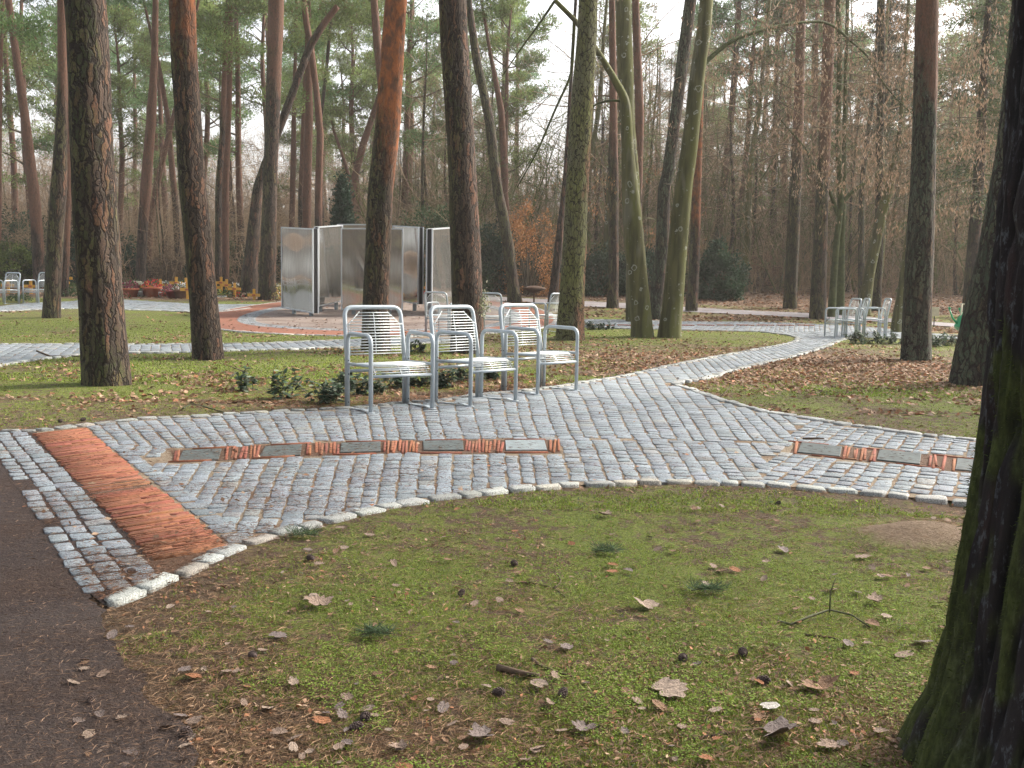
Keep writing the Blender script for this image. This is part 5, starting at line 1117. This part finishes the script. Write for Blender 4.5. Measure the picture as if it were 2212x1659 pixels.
for (px, py, Y, w_, h_, d_, m, lb, nm, ct) in ((291, 611, 36, .72, .42, .12, M_cream, 'pale weathered headstone behind the graves', 'headstone', 'gravestone'), (474, 634, 34, .42, .07, .3, M_white, 'white slab lying right of the second big trunk', 'grave_slab', 'gravestone'),
                                       (430, 640, 34.5, .5, .14, .3, M_cream, 'small cream stone by the second big trunk', 'headstone', 'gravestone')):
    mb = MB(); V = []; n = 9
    pr_ = [(-w_/2, 0), (w_/2, 0), (w_/2, h_*.8), (w_*.3, h_*.97), (-w_*.1, h_), (-w_/2, h_*.85)]
    V = [(x, -d_/2, z) for x, z in pr_]+[(x*.97, d_/2, z) for x, z in pr_]; mb.add(V, [tuple(range(6)), tuple(range(11, 5, -1))]+[(i, i+6, (i+1) % 6+6, (i+1) % 6) for i in range(6)])
    zz = max(zt(Y)-.02, at(px, py, Y).z-h_/2) if nm == 'headstone' and 'weathered' in lb else zt(Y)-.02
    tag(ob(nm, mb.mesh(nm, m, False), loc=(gx(px, Y), Y, zt(Y)-.02)), lb, ct)
# bird bath, sign, stand with watering cans
def birdbath():
    Y = 34; p = Vector((gx(1150, Y), Y, zt(Y))); o = root('bird_bath', p, 'brown mushroom-shaped bird bath on a thin stem behind the chairs', 'bird bath'); h = at(1150, 624, Y).z-p.z
    mb = MB(); mb.lathe([(.02, h-.16), (.16, h-.10), (.40, h-.01), (.41, h+.01), (.34, h+.06), (.12, h+.11), (.02, h+.115)], n=20); ob('bowl', mb.mesh('bowl', M_rust), o)
    mb = MB(); mb.tube([(0, 0, -.1), (0, 0, h-.12)], .028, 8); ob('stem', mb.mesh('stem', M_rust), o)
birdbath()
p = G(2017, 706); o = root('grave_sign', p, 'small blank cream sign on a thin stake beyond the lichen-covered pine', 'sign', None, -.3)
mb = MB(); mb.tube([(0, 0, -.1), (0, 0, .46)], .012, 6); ob('stake', mb.mesh('stake', M_black), o); mb = MB(); mb.box(0, -.02, .42, .22, .02, .24); ob('board', mb.mesh('board', M_cream, False), o)
pb = G(2071, 726); Yf = pb.y; o = root('watering_can_stand', pb, 'pale metal frame for hanging watering cans behind the leaning pine', 'stand')
ht = at(2074, 657, Yf).z-pb.z; mb = MB(); mb.tube([(0, 0, -.1), (.03, 0, ht)], .022, 6); ob('post', mb.mesh('post', M_cream), o); mb = MB(); mb.tube([(1.0, .3, -.1), (1.03, .3, ht)], .022, 6); ob('post', mb.mesh('post', M_cream), o)
mb = MB(); mb.tube([(0, 0, ht), (1.05, .3, ht+.02)], .024, 6); ob('rail', mb.mesh('rail', M_cream), o)
M_can = plain('green_plastic', (.012, .28, .12, 1), .35, 0, .1, 5)
def can(dx, dy, label, k=1.):
    o = root('watering_can', (pb.x+dx, pb.y+dy, pb.z+ht-.27), label, 'watering can', 'green watering cans hanging on the stand', .15); o.rotation_euler = (0, .5, .2)
    mb = MB(); mb.lathe([(.12*k, -.30*k), (.135*k, -.28*k), (.15*k, -.12*k), (.12*k, 0), (.07*k, .03*k)], n=16); ob('body', mb.mesh('body', M_can), o)
    mb = MB(); mb.tube([(-.12*k, 0, -.24*k), (-.26*k, 0, -.20*k), (-.40*k, 0, -.10*k)], [.03, .022, .016], 8); mb.lathe([(.02, -.02), (.04, .03)], (-.41*k, 0, -.09*k), 8); ob('spout', mb.mesh('spout', M_can), o)
    mb = MB(); mb.tube(fillet([(-.10*k, 0, 0), (-.04*k, 0, .18*k), (.12*k, 0, .12*k), (.15*k, 0, -.14*k)], .06, 4), .014, 8); ob('handle', mb.mesh('handle', M_can), o)
can(.22, .02, 'green watering can nearest the post, spout pointing down left', 1.35); can(.48, .16, 'green watering can hanging behind the first, nearly hidden by the leaning pine', 1.2)
# ------------------------------------------------------------------ small evergreen plants
def plant(px, py, h, w_, label, seed, nst=5, stick=False, Y=None):
    p = G(px, py) if Y is None else Vector((gx(px, Y), Y, zt(Y))); p.z += float(bumpz(p.x, p.y)); rg = np.random.default_rng(seed); o = root('evergreen_plant', p, label, 'plant', 'small evergreen plants'); segs = []; Pn = []; Dn = []
    for k in range(nst):
        q = np.array([rg.normal(0, w_*.25), rg.normal(0, w_*.25), 0.]); d = np.array([rg.normal(0, .4), rg.normal(0, .4), 1.])
        L = h*rg.uniform(.55, 1.05)
        for i in range(4):
            d /= np.linalg.norm(d); q2 = q+d*L/4; segs.append((*q, .004, *q2, .003)); 
            m = 8 if i > 0 else 4
            for j in range(m):
                a = rdir(rg, 1)[0]; a[2] = a[2]*.4+.1; Pn.append(q+(q2-q)*rg.random()); Dn.append(a/np.linalg.norm(a))
            q = q2; d = d+rg.normal(0, .2, 3)
    Pn, Dn = np.array(Pn), np.array(Dn); n = len(Pn); s = np.cross(Dn, rdir(rg, n)*.4+[0, 0, 1]); s /= np.linalg.norm(s, axis=1)[:, None]; L = rg.uniform(.05, .095, n)[:, None]; w2 = L*.25
    up = np.cross(s, Dn); V = np.stack([Pn, Pn+Dn*L*.3-s*w2, Pn+Dn*L*.7-s*w2*.9-up*L*.06, Pn+Dn*L-up*L*.14, Pn+Dn*L*.7+s*w2*.9-up*L*.06, Pn+Dn*L*.3+s*w2], 1).reshape(-1, 3); Fq = np.arange(6*n).reshape(-1, 6)
    cl = np.where(rg.random((n, 1)) < .25, np.array([.14, .17, .125]), np.array([.045, .075, .045]))*rg.uniform(.6, 1.5, (n, 1)); ob('leaves', nmesh('leaves', V, Fq, M_leaf, np.repeat(cl, 6, 0)), o)
    if stick: segs.append((0, 0, .2, .008, -.16, 0, .26, .003))
    V, Fq = tubes3(segs, n=4); ob('stem', nmesh('stem', V, Fq, M_twig), o)
P_L = [(527,842,.24,.16,'dark plant with a broken twig, leftmost of the row on the lawn'),(608,858,.30,.26,'bushy evergreen plant, second from the left on the lawn'),(700,868,.28,.34,'widest evergreen plant, left of the first chair'),
       (745,842,.24,.22,'evergreen plant behind the first chair at its left leg'),(800,852,.22,.22,'evergreen plant under the first chair'),(858,838,.22,.2,'evergreen plant under the right arm of the first chair'),
       (905,832,.18,.18,'small evergreen plant in the gap behind the first chair'),(958,835,.22,.2,'evergreen plant at the left legs of the middle chair'),(1000,822,.2,.2,'evergreen plant under the middle chair'),
       (1062,818,.16,.18,'little evergreen plant between the middle and right chair'),(905,760,.22,.2,'evergreen plant on the lawn left of the thick central pine'),(1275,712,.26,.3,'evergreen plant at the right foot of the big mossy trunk'),
       (1306,712,.2,.25,'evergreen plant just right of another, by the far path'),(1212,728,.2,.2,'evergreen plant at the left foot of the big mossy trunk'),(1852,742,.3,.4,'evergreen plant behind the legs of the right-hand chairs'),(1888,741,.28,.4,'evergreen plant right of the right-hand chairs'),
       (1925,742,.3,.4,'evergreen plant left of the lichen-covered pine'),(2022,748,.28,.4,'evergreen plant right of the lichen-covered pine'),(2052,746,.28,.4,'evergreen plant furthest right, before the leaning pine')]
for i, (a, b_, c_, d_, lb) in enumerate(P_L): plant(a, b_, c_, d_, lb, 100+i, 6 if d_ < .3 else 10, i == 0)
# ivy sprig with flowers on the central trunk
p = at(1046, 655, 15.5); rg2 = np.random.default_rng(3); o = root('flower_sprig', p, 'pale flower sprig tied to the side of the thick central pine', 'flowers'); n = 160; q = rg2.normal(0, 1, (n, 3))*[.035, .03, .11]
V, Fq, Cc = blades(q, rdir(rg2, n), rg2.uniform(.03, .06, n), rg2.uniform(.02, .03, n), np.where(rg2.random((n, 1)) < .35, np.array([.6, .58, .42]), np.array([.16, .2, .11])), rg2); ob('leaves', nmesh('leaves', V, Fq, M_leaf, Cc), o)
V, Fq = tubes3([(0, 0, -.15, .006, 0, 0, .14, .005), (0, 0, .1, .004, -.05, .01, .16, .003)], n=4); ob('stem', nmesh('stem', V, Fq, M_twig), o)
# ------------------------------------------------------------------ fallen leaves, cones, twigs
def gz(x, y): return float(ztn(y)+(0 if paved(np.array([x]), np.array([y]))[0] else bumpz(x, y)))
def leaf_mesh(kind_, seed):
    rg = random.Random(seed)
    if kind_ == 'maple': ang = [0, 14, 28, 42, 55, 72, 88, 104, 122, 140, 158, 172]; rad = [1., .74, .86, .68, .9, .92, .68, .76, .6, .58, .34, .15]
    elif kind_ == 'oak': ang = [0, 12, 24, 36, 50, 66, 84, 104, 124, 145, 165, 175]; rad = [1., .85, .62, .8, .5, .58, .36, .44, .3, .36, .2, .1]
    else: ang = [0, 15, 30, 45, 62, 80, 100, 120, 140, 155, 168, 176]; rad = [1., .88, .74, .6, .50, .45, .44, .46, .5, .52, .5, .3]
    pts = [(math.cos(math.radians(a))*r_*.5*rg.uniform(.9, 1.1), math.sin(math.radians(a))*r_*.5*rg.uniform(.9, 1.1)) for a, r_ in zip(ang, rad)]
    out = pts+[(x, -y) for x, y in pts[::-1] if y > .005]; cu, cv, tw = rg.uniform(-.5, .8), rg.uniform(-.2, .5), rg.uniform(-.4, .4)
    def Z(x, y): return cu*y*y+cv*x*x+tw*x*y+rg.uniform(-.012, .012)
    mids = [(.42-.11*i, 0) for i in range(9)]
    V = [(0, 0, .0)]+[(x, y, Z(x, y)+.01) for x, y in out]+[(x*.5, y*.5, Z(x*.5, y*.5)-.015) for x, y in out]; n = len(out)
    Fc = [(1+i, 1+(i+1) % n, 1+n+(i+1) % n, 1+n+i) for i in range(n)]+[(0, 1+n+i, 1+n+(i+1) % n) for i in range(n)]
    me = bpy.data.meshes.new('leaf'); me.from_pydata(V, [], Fc); me.polygons.foreach_set('use_smooth', [True]*len(Fc)); return me
def leafmat(c, nm='dry_leaf'):
    t = MT(nm); o = t.tc.outputs['Object']; f = t.noise(o, 7, 5, .7); c2 = tuple(x*.55 for x in c[:3])+(1,); t.color(t.mix(t.rng(f, .3, .72), c2, c)); t.rough(.65)
    br = t.math('ABSOLUTE', t.sep(o, 1)); t.bump(t.math('ADD', f, t.rng(br, 0, .02)), .05, .6); return t.m
LM = [leafmat((.30, .215, .165, 1)), leafmat((.36, .275, .215, 1)), leafmat((.25, .145, .085, 1)), leafmat((.33, .14, .065, 1)), leafmat((.21, .165, .15, 1)), leafmat((.50, .47, .44, 1))]
LP = []
for i, k in enumerate(('maple', 'maple', 'oak', 'oval', 'oval', 'maple', 'oak')):
    for m in range(6):
        me = leaf_mesh(k, i*7+3); me.materials.append(LM[m]); LP.append((k, m, me))
def leafobj(x, y, size, k, m, label, grp, tilt=.12):
    c = [q for q in LP if q[0] == k and q[1] == m]; me = r.choice(c)[2]; o = ob('fallen_leaf', me, loc=(x, y, gz(x, y)+.012+size*.06), rot=(r.gauss(0, tilt), r.gauss(0, tilt), r.uniform(0, 6.28)), scale=size); tag(o, label, 'leaf', grp); return o
big = [(1438,1491,.155,'maple',1,'largest pale creased leaf right of the broken stick'),(1658,1527,.085,'oval',5,'small whitish leaf left of the foreground trunk'),(1675,1588,.15,'maple',4,'big grey maple leaf near the bottom, left of the foreground trunk'),
       (1802,1612,.10,'oak',0,'brown leaf at the bottom beside the foreground trunk foot'),(1768,1478,.13,'maple',2,'curled leaf with an orange-brown centre'),(1988,1388,.10,'maple',4,'grey-brown leaf close left of the mossy foreground trunk'),
       (1958,1412,.09,'oval',0,'pinkish leaf just below a grey one by the mossy trunk'),(1390,1300,.12,'maple',1,'pale two-lobed leaf in the middle of the lawn'),(597,1377,.085,'maple',4,'grey leaf on the left part of the front lawn'),
       (1048,1586,.10,'maple',4,'dull purple-grey leaf near the bottom centre'),(1224,1400,.10,'oak',4,'brown leaf above the broken stick'),(1168,1478,.09,'oval',1,'pale leaf below the broken stick'),(1862,1205,.09,'maple',0,'pale leaf by the sandy mound, left side'),
       (1690,1187,.10,'oval',4,'grey flat leaf on the lawn left of the sandy mound'),(1310,1115,.10,'maple',0,'leaf lying near the kerb in the middle of the lawn'),(690,1310,.12,'maple',0,'torn leaf on the lawn below the brick band'),(660,1298,.10,'oak',1,'pale leaf touching the torn one below the brick band'),
       (868,1609,.08,'oak',0,'small brown leaf at the bottom, right of two pine cones'),(1560,1232,.09,'oval',2,'orange-brown leaf left of the arched twig'),(1500,1105,.08,'oak',2,'rusty leaf close under the kerb'),(1265,1565,.08,'maple',4,'small grey leaf right of the bottom centre'),
       (1585,1228,.08,'oval',3,'orange curled leaf near the arched twig'),(1895,1300,.09,'maple',0,'pale leaf right of the arched twig tip'),(1880,1345,.08,'oval',2,'reddish leaf at the right end of the arched twig'),(420,1470,.09,'oval',3,'split orange-brown bark chip left of centre'),
       (960,1160,.06,'oval',0,'round pale leaf near the kerb'),(1110,1145,.05,'oval',3,'small orange leaf near the kerb'),(52,1098,.035,'oval',3,'orange leaf on the dark dirt road'),(185,1447,.05,'oval',1,'pale leaf on the dirt road, left of centre'),(540,985,.04,'oval',3,'leaf lying on the setts by the inlay')]
for (px, py, s, k, m, lb) in big: q = G(px, py); leafobj(q.x, q.y, s, k, m, lb, 'larger fallen leaves')
cnt = 0; rg = np.random.default_rng(12)
while cnt < 210:
    px, py = rg.uniform(150, 2150), rg.uniform(1080, 1659); q = G(px, py)
    if paved(np.array([q.x]), np.array([q.y]))[0] or (q.x > 1.1 and q.y < 2.9): continue
    leafobj(q.x, q.y, float(rg.uniform(.03, .075)), r.choice(('oak', 'oak', 'oval', 'oval', 'oval', 'oval')), int(rg.choice(5, p=(.3, .2, .25, .1, .15))), 'small dry brown leaf on the front lawn', 'small dry leaves on the front lawn', .22); cnt += 1
def cone_mesh():
    mb = MB(); n = 10
    prof = []; 
    for i in range(13): t = i/12; prof.append((.0145*math.sin(math.pi*(t*.86+.1))**.7*(1.12 if i % 2 else .86), (t-.5)*.05))
    mb.lathe(prof, n=n)
    for i in range(6):
        for k in range(8):
            a = 2*math.pi*(k+.5*(i % 2))/8; z = -.019+i*.0068; R_ = .0145*math.sin(math.pi*(.2+.1*i)); mb.box(R_*math.cos(a), R_*math.sin(a), z, .006, .007, .004, a)
    return mb.mesh('pine_cone', plain('pine_cone', (.075, .055, .05, 1), .85, 0, .35, 90), False)
cm = cone_mesh()
for (px, py, s, lb) in ((1605,1408,1.25,'grey open pine cone right of centre on the lawn'),(1650,1467,1.2,'dark pine cone above the whitish leaf'),(1111,1215,1.1,'pine cone on the upper middle of the lawn'),(790,1544,1.15,'upper pine cone of two at the bottom left of the lawn'),(770,1564,1.1,'lower pine cone of two at the bottom left of the lawn'),
                        (997,1279,1.,'small pine cone left of the little arched twig'),(1475,1419,1.2,'greyish pine cone in the centre right of the lawn'),(1216,1496,1.1,'pine cone below the curved stick'),(1078,1490,1.1,'pine cone left below the broken stick'),(546,1422,1.1,'pine cone on the left part of the lawn'),
                        (197,1515,1.0,'black pine cone on the dirt road'),(404,1587,1.25,'large pine cone at the edge of the dirt road'),(671,1208,1.2,'dark pine cone below the kerb right of the brick band'),(285,1240,1.,'pine cone on the setts at the lower end of the brick band'),(1681,1057+30,.9,'pine cone under the right kerb'),(180,905,1.3,'pine cone above the brick band on the lawn edge'),(130,908,1.2,'pine cone at the far left on the lawn edge')):
    q = G(px, py); o = ob('pine_cone', cm, loc=(q.x, q.y, gz(q.x, q.y)+.012*s), rot=(math.pi/2+r.gauss(0, .3), 0, r.uniform(0, 6.28)), scale=s*.72); tag(o, lb, 'pine cone', 'pine cones on the ground')
M_stick = plain('stick_bark', (.085, .06, .042, 1), .9, 0, .35, 40, .004); M_gstick = plain('green_stick', (.085, .09, .05, 1), .85, 0, .3, 40, .003)
def stick(pts, rad, label, mat=M_stick, side=None):
    P_ = []
    for (px, py, z) in pts:
        q = G(px, py) if z < .05 or True else None
        if z > .03:
            q = at(px, py, P_[0].y if P_ else q.y)
        else: q.z = gz(q.x, q.y)+z+rad
        P_.append(q)
    c = P_[0].copy(); mb = MB(); mb.tube([p-c for p in P_], [rad*(1-.5*i/(len(P_)-1)) for i in range(len(P_))], 8)
    o = ob('fallen_twig', mb.mesh('fallen_twig', mat), loc=c); tag(o, label, 'twig', 'twigs lying on the ground')
    if side:
        b = at(side[0][0], side[0][1], side[3]); mb = MB(); Q = [at(x, y, side[3])-c for x, y in side[:3]]; mb.tube(Q, [rad*.6, rad*.45, rad*.3], 6); ob('side_shoot', mb.mesh('side_shoot', mat), o)
yt = G(1792, 1330).y
stick([(1681,1335,.0),(1709,1347,.005),(1750,1333,.012),(1792,1323,.02),(1840,1332,.015),(1882,1352,.0)], .0055, 'arched green twig with an upright shoot, left of the foreground trunk', M_gstick, [(1792,1323),(1794,1278),(1806,1248), yt])
stick([(1075,1437,0),(1110,1445,0),(1140,1452,0),(1166,1455,0)], .012, 'thick broken stick with orange ends in the middle of the lawn')
stick([(1150,1415,0),(1165,1428,0),(1200,1444,0),(1245,1458,0)], .006, 'thin curved stick just right of the thick broken one')
stick([(1196,1264,0),(1208,1255,0),(1212,1245,0),(1205,1234,0),(1196,1229,0)], .004, 'small black hooked twig on the upper lawn')
stick([(1120,1251,0),(1165,1256,0),(1200,1264,0),(1220,1280,0)], .004, 'dark straight twig below the hooked one')
stick([(395,882,0),(415,872,0),(440,878,0),(485,891,0)], .010, 'mossy fallen branch on the lawn above the upper kerb', M_gstick)
stick([(80,760,0),(110,772,0),(150,768,0),(200,772,0)], .014, 'fallen branch by the left lawn path')
stick([(1555,860,0),(1575,838,0),(1600,822,0)], .007, 'thin twig lying across the narrow diagonal path')
stick([(1495,1587,0),(1600,1572,0),(1690,1560,0)], .005, 'long dark twig near the bottom, under the big maple leaf')
stick([(1740,1366,0),(1790,1372,0),(1830,1380,0)], .004, 'short twig below the arched green one')
stick([(640,1480,0),(700,1462,0),(760,1455,0)], .003, 'very thin twig on the left lawn')
stick([(1735,950,0),(1760,949,0),(1780,950,0)], .009, 'short dark twig on the setts above the right inlay')
def sprig(px, py, s, label):
    q = G(px, py); q.z = gz(q.x, q.y)+.01; rg = np.random.default_rng(int(px)); o = root('pine_sprig', q, label, 'pine sprig', 'green pine sprigs on the ground'); n = 260; a = rg.uniform(-.9, .9, n)
    P0 = np.c_[rg.uniform(-.5, .5, n)*s, rg.normal(0, .01, n), rg.uniform(0, .02, n)]; D = np.c_[np.sign(rg.normal(0, 1, n))*.4+rg.normal(0, .5, n), rg.normal(0, .6, n), rg.uniform(0, .7, n)]; D /= np.linalg.norm(D, axis=1)[:, None]
    V, Fq, Cc = blades(P0, D, rg.uniform(.04, .065, n), .0022*np.ones(n), np.array([.07, .11, .06])*rg.uniform(.6, 1.4, (n, 1)), rg); ob('needles', nmesh('needles', V, Fq, M_needle, Cc), o)
    V, Fq = tubes3([(-.5*s, 0, .005, .003, 0, .01, .012, .003), (0, .01, .012, .003, .5*s, 0, .01, .002)], n=5); ob('stem', nmesh('stem', V, Fq, M_twig), o)
sprig(812, 1370, .10, 'dense blue-green pine sprig on the middle left of the lawn'); sprig(655, 1160, .13, 'pine sprig lying against the white kerb stones'); sprig(1310, 1192, .10, 'pale pine sprig on the upper right of the lawn'); sprig(1528, 1275, .13, 'pine sprig left of the arched twig')
# ------------------------------------------------------------------ grass, needles and small litter (uncountable)
def scatter(n, yr, seed, pxr=(-80, 2290), power=1.):
    rg = np.random.default_rng(seed); py = None
    # uniform on screen rows keeps the near lawn densest, as seen
    t = rg.random(n); Y = 1/(1/yr[0]+(1/yr[1]-1/yr[0])*t); X = (rg.uniform(*pxr, n)-CX)/F*Y*1.02; return X, Y, rg
def grass(n, yr, hr, wr, seed, name='grass', thr=.42):
    X, Y, rg = scatter(n, yr, seed); g, l, s = masks(X, Y); clump = fbm(X*7, Y*7, 3, 2); p = sm(thr-.14, thr+.16, g+(clump-.5)*.9+(fbm(X*22, Y*22, 6, 2)-.5)*.7)*(1-s)
    ok = (~paved(X, Y)) & ~inpoly(road_poly, X, Y) & (rg.random(n) < p) & (dpoly(kerb_bot, X, Y) > .06); X, Y, g = X[ok], Y[ok], g[ok]; n = len(X); Z = ztn(Y)+bumpz(X, Y)-.004
    D = np.c_[rg.normal(0, .55, n), rg.normal(0, .55, n), rg.uniform(.35, 1, n)]; D /= np.linalg.norm(D, axis=1)[:, None]
    base = np.array([[.165, .235, .03]])*(1-rg.random((n, 1))*.5)+np.array([[.06, .06, .018]])*rg.random((n, 1)); base *= rg.uniform(.6, 1.6, (n, 1)); cool = rg.random(n) < .06; base[cool] = np.array([.13, .19, .11]); dry = rg.random(n) < .12; base[dry] = (.20, .155, .08)
    V, Fq, Cc = blades(np.c_[X, Y, Z], D, rg.uniform(*hr, n), rg.uniform(*wr, n), base, rg, .15); o = ob(name, nmesh(name, V, Fq, M_grass, Cc)); kind(o, 'stuff', 'short moss and grass of the lawn')
grass(230000, (2.2, 5.2), (.007, .03), (.0016, .0034), 51)
grass(120000, (5., 11), (.012, .035), (.004, .008), 52)
grass(90000, (10.5, 24), (.018, .045), (.009, .017), 53)
def clover(n, yr, sz, seed):
    X, Y, rg = scatter(n, yr, seed); g, l, s = masks(X, Y); p = sm(.5, .72, g+(fbm(X*4, Y*4, 13, 3)-.5)*1.5)*(1-s); ok = (~paved(X, Y)) & ~inpoly(road_poly, X, Y) & (rg.random(n) < p); X, Y = X[ok], Y[ok]; n = len(X)
    P = np.c_[X, Y, ztn(Y)+bumpz(X, Y)+rg.uniform(.006, .02, n)]; D = np.c_[rg.normal(0, 1, (n, 2)), rg.normal(0, .25, n)]; D /= np.linalg.norm(D, axis=1)[:, None]; S_ = np.cross(D, np.array([0, 0, 1.])+rg.normal(0, .2, (n, 3))); z = rg.uniform(*sz, n)[:, None]
    V = np.stack([P, P+D*z*.5-S_*z*.45, P+D*z, P+D*z*.5+S_*z*.45], 1).reshape(-1, 3); cl = np.array([.14, .21, .028])*rg.uniform(.6, 1.35, (n, 1)); kind(ob('ground_cover', nmesh('ground_cover', V, np.arange(4*n).reshape(-1, 4), M_grass, np.repeat(cl, 4, 0))), 'stuff', 'bright green small-leaved ground cover on the front lawn')
clover(150000, (2.2, 6), (.0035, .0075), 91)
def needles(n, yr, L, wd, seed, cond, name, cols, flat=.12, lab='', zadd=.004, sel=None):
    X, Y, rg = scatter(n, yr, seed); ok = cond(X, Y, rg); X, Y = X[ok], Y[ok]; n = len(X); pv = paved(X, Y) | inpoly(road_poly, X, Y); Z = ztn(Y)+np.where(pv, .012, bumpz(X, Y))+zadd+rg.uniform(0, .006, n)
    D = np.c_[rg.normal(0, 1, (n, 2)), rg.normal(0, flat, n)]; D /= np.linalg.norm(D, axis=1)[:, None]; cl = np.array(cols)[rg.integers(0, len(cols), n)]*rg.uniform(.6, 1.35, (n, 1))
    s = np.cross(D, np.array([0, 0, 1.])+rg.normal(0, .35, (n, 3))); s /= np.linalg.norm(s, axis=1)[:, None]; l = rg.uniform(*L, n)[:, None]; w_ = rg.uniform(*wd, n)[:, None]; P0 = np.c_[X, Y, Z]; up = np.array([[0, 0, 1.]])*l*rg.uniform(-.02, .10, (n, 1))
    V = np.stack([P0-D*l*.5, P0-s*w_*.5+up, P0+D*l*.5, P0+s*w_*.5+up*.6], 1).reshape(-1, 3); kind(ob(name, nmesh(name, V, np.arange(4*n).reshape(-1, 4), M_dry, np.repeat(cl, 4, 0))), 'stuff', lab)
NC = [(.21, .125, .07), (.15, .088, .05), (.28, .18, .105), (.10, .062, .04)]
lawn = lambda X, Y, rg: (~paved(X, Y)) & ~inpoly(road_poly, X, Y) & (rg.random(len(X)) < sm(.75, .35, masks(X, Y)[0]+.25*(fbm(X*5, Y*5, 8, 2)-.5))*.8+.30)
needles(90000, (2.2, 5.5), (.025, .06), (.0012, .0022), 61, lawn, 'pine_needles', NC, .12, 'brown pine needles on the front lawn')
needles(26000, (5.5, 12), (.03, .07), (.003, .005), 62, lawn, 'pine_needles', NC, .12, 'brown pine needles on the lawn')
# needles caught on the paving, mostly towards the left
pav = lambda X, Y, rg: inpoly(main_poly, X, Y) & (Y < 12) & (rg.random(len(X)) < sm(1.6, -1.6, X)*.95*sm(.28, .55, fbm(X*3, Y*3, 4, 3))+.2+.5*np.exp(-(dpoly(kerb_top[:14], X, Y)/.2)**2))
needles(110000, (3.4, 9.5), (.02, .055), (.0014, .003), 63, pav, 'pine_needles', [(.13, .065, .038), (.09, .045, .028), (.18, .10, .06)], .05, 'brown needles caught between the setts', .001)
chairz = lambda X, Y, rg: (~paved(X, Y)) & (rg.random(len(X)) < np.maximum(gauss(X, Y, (-1.0, 9.4), 1.6, .5), gauss(X, Y, (.2, 10.6), 1.5, .6)))
needles(60000, (8, 12), (.04, .09), (.003, .006), 64, chairz, 'pine_needles', [(.22, .10, .055), (.16, .075, .045), (.28, .15, .08)], .3, 'reddish needle litter behind the chairs', .006)
rdc = lambda X, Y, rg: inpoly(road_poly, X, Y) & (rg.random(len(X)) < .4+.6*np.exp(-(dpoly(road_edge, X, Y)/.35)**2))
needles(55000, (2.2, 9), (.01, .04), (.0012, .0026), 65, rdc, 'pine_needles', [(.10, .06, .04), (.06, .038, .028), (.17, .11, .075)], .06, 'dark needle crumbs on the dirt road', .0)
LCs = [(.26, .165, .105), (.20, .115, .07), (.31, .215, .145), (.14, .085, .055), (.27, .125, .065)]
lit = lambda k: (lambda X, Y, rg: (~paved(X, Y)) & ~inpoly(road_poly, X, Y) & (rg.random(len(X)) < k*sm(.3, .85, masks(X, Y)[1]+.35*(fbm(X*2.5, Y*2.5, 9, 2)-.5))))
needles(30000, (2.2, 6), (.008, .028), (.005, .016), 66, lit(1.), 'leaf_litter', LCs, .35, 'crumbs of dry leaves on the front lawn')
needles(26000, (5.5, 12), (.03, .065), (.018, .04), 67, lit(.9), 'leaf_litter', LCs, .4, 'dry leaves on the lawn by the path')
needles(80000, (9, 26), (.05, .10), (.03, .06), 68, lit(1.), 'leaf_litter', LCs, .4, 'brown leaf litter under the trees on the right')
needles(60000, (25, 75), (.08, .18), (.05, .12), 69, lit(1.), 'leaf_litter', LCs, .35, 'brown leaf litter on the forest floor')
plz = lambda X, Y, rg: (eR(X, Y) < 1.) & (rg.random(len(X)) < .5)
needles(6000, (19, 36), (.05, .10), (.02, .05), 70, plz, 'leaf_litter', [(.16, .09, .06), (.24, .15, .10)], .1, 'dark leaves scattered on the plaza gravel', .012)
pth = lambda X, Y, rg: (inpoly(main_poly, X, Y) | inpoly(A_poly, X, Y)) & (rg.random(len(X)) < .35)
needles(2600, (3.6, 24), (.02, .05), (.012, .03), 71, pth, 'leaf_litter', LCs, .12, 'a few dry leaves lying on the cobbles', .008)

# ------------------------------------------------------------------ haze
def haze():
    mb = MB(); mb.box(0, 190, 22, 560, 480, 50); m = bpy.data.materials.new('haze'); m.use_nodes = True; n = m.node_tree; n.nodes.remove(n.nodes['Principled BSDF'])
    v = n.nodes.new('ShaderNodeVolumePrincipled'); v.inputs['Color'].default_value = (1., .965, .92, 1); v.inputs['Density'].default_value = .0009; v.inputs['Anisotropy'].default_value = .2
    n.links.new(v.outputs[0], n.nodes['Material Output'].inputs['Volume']); kind(ob('haze', mb.mesh('haze', m, False)), 'stuff', 'thin pale winter haze')
haze()
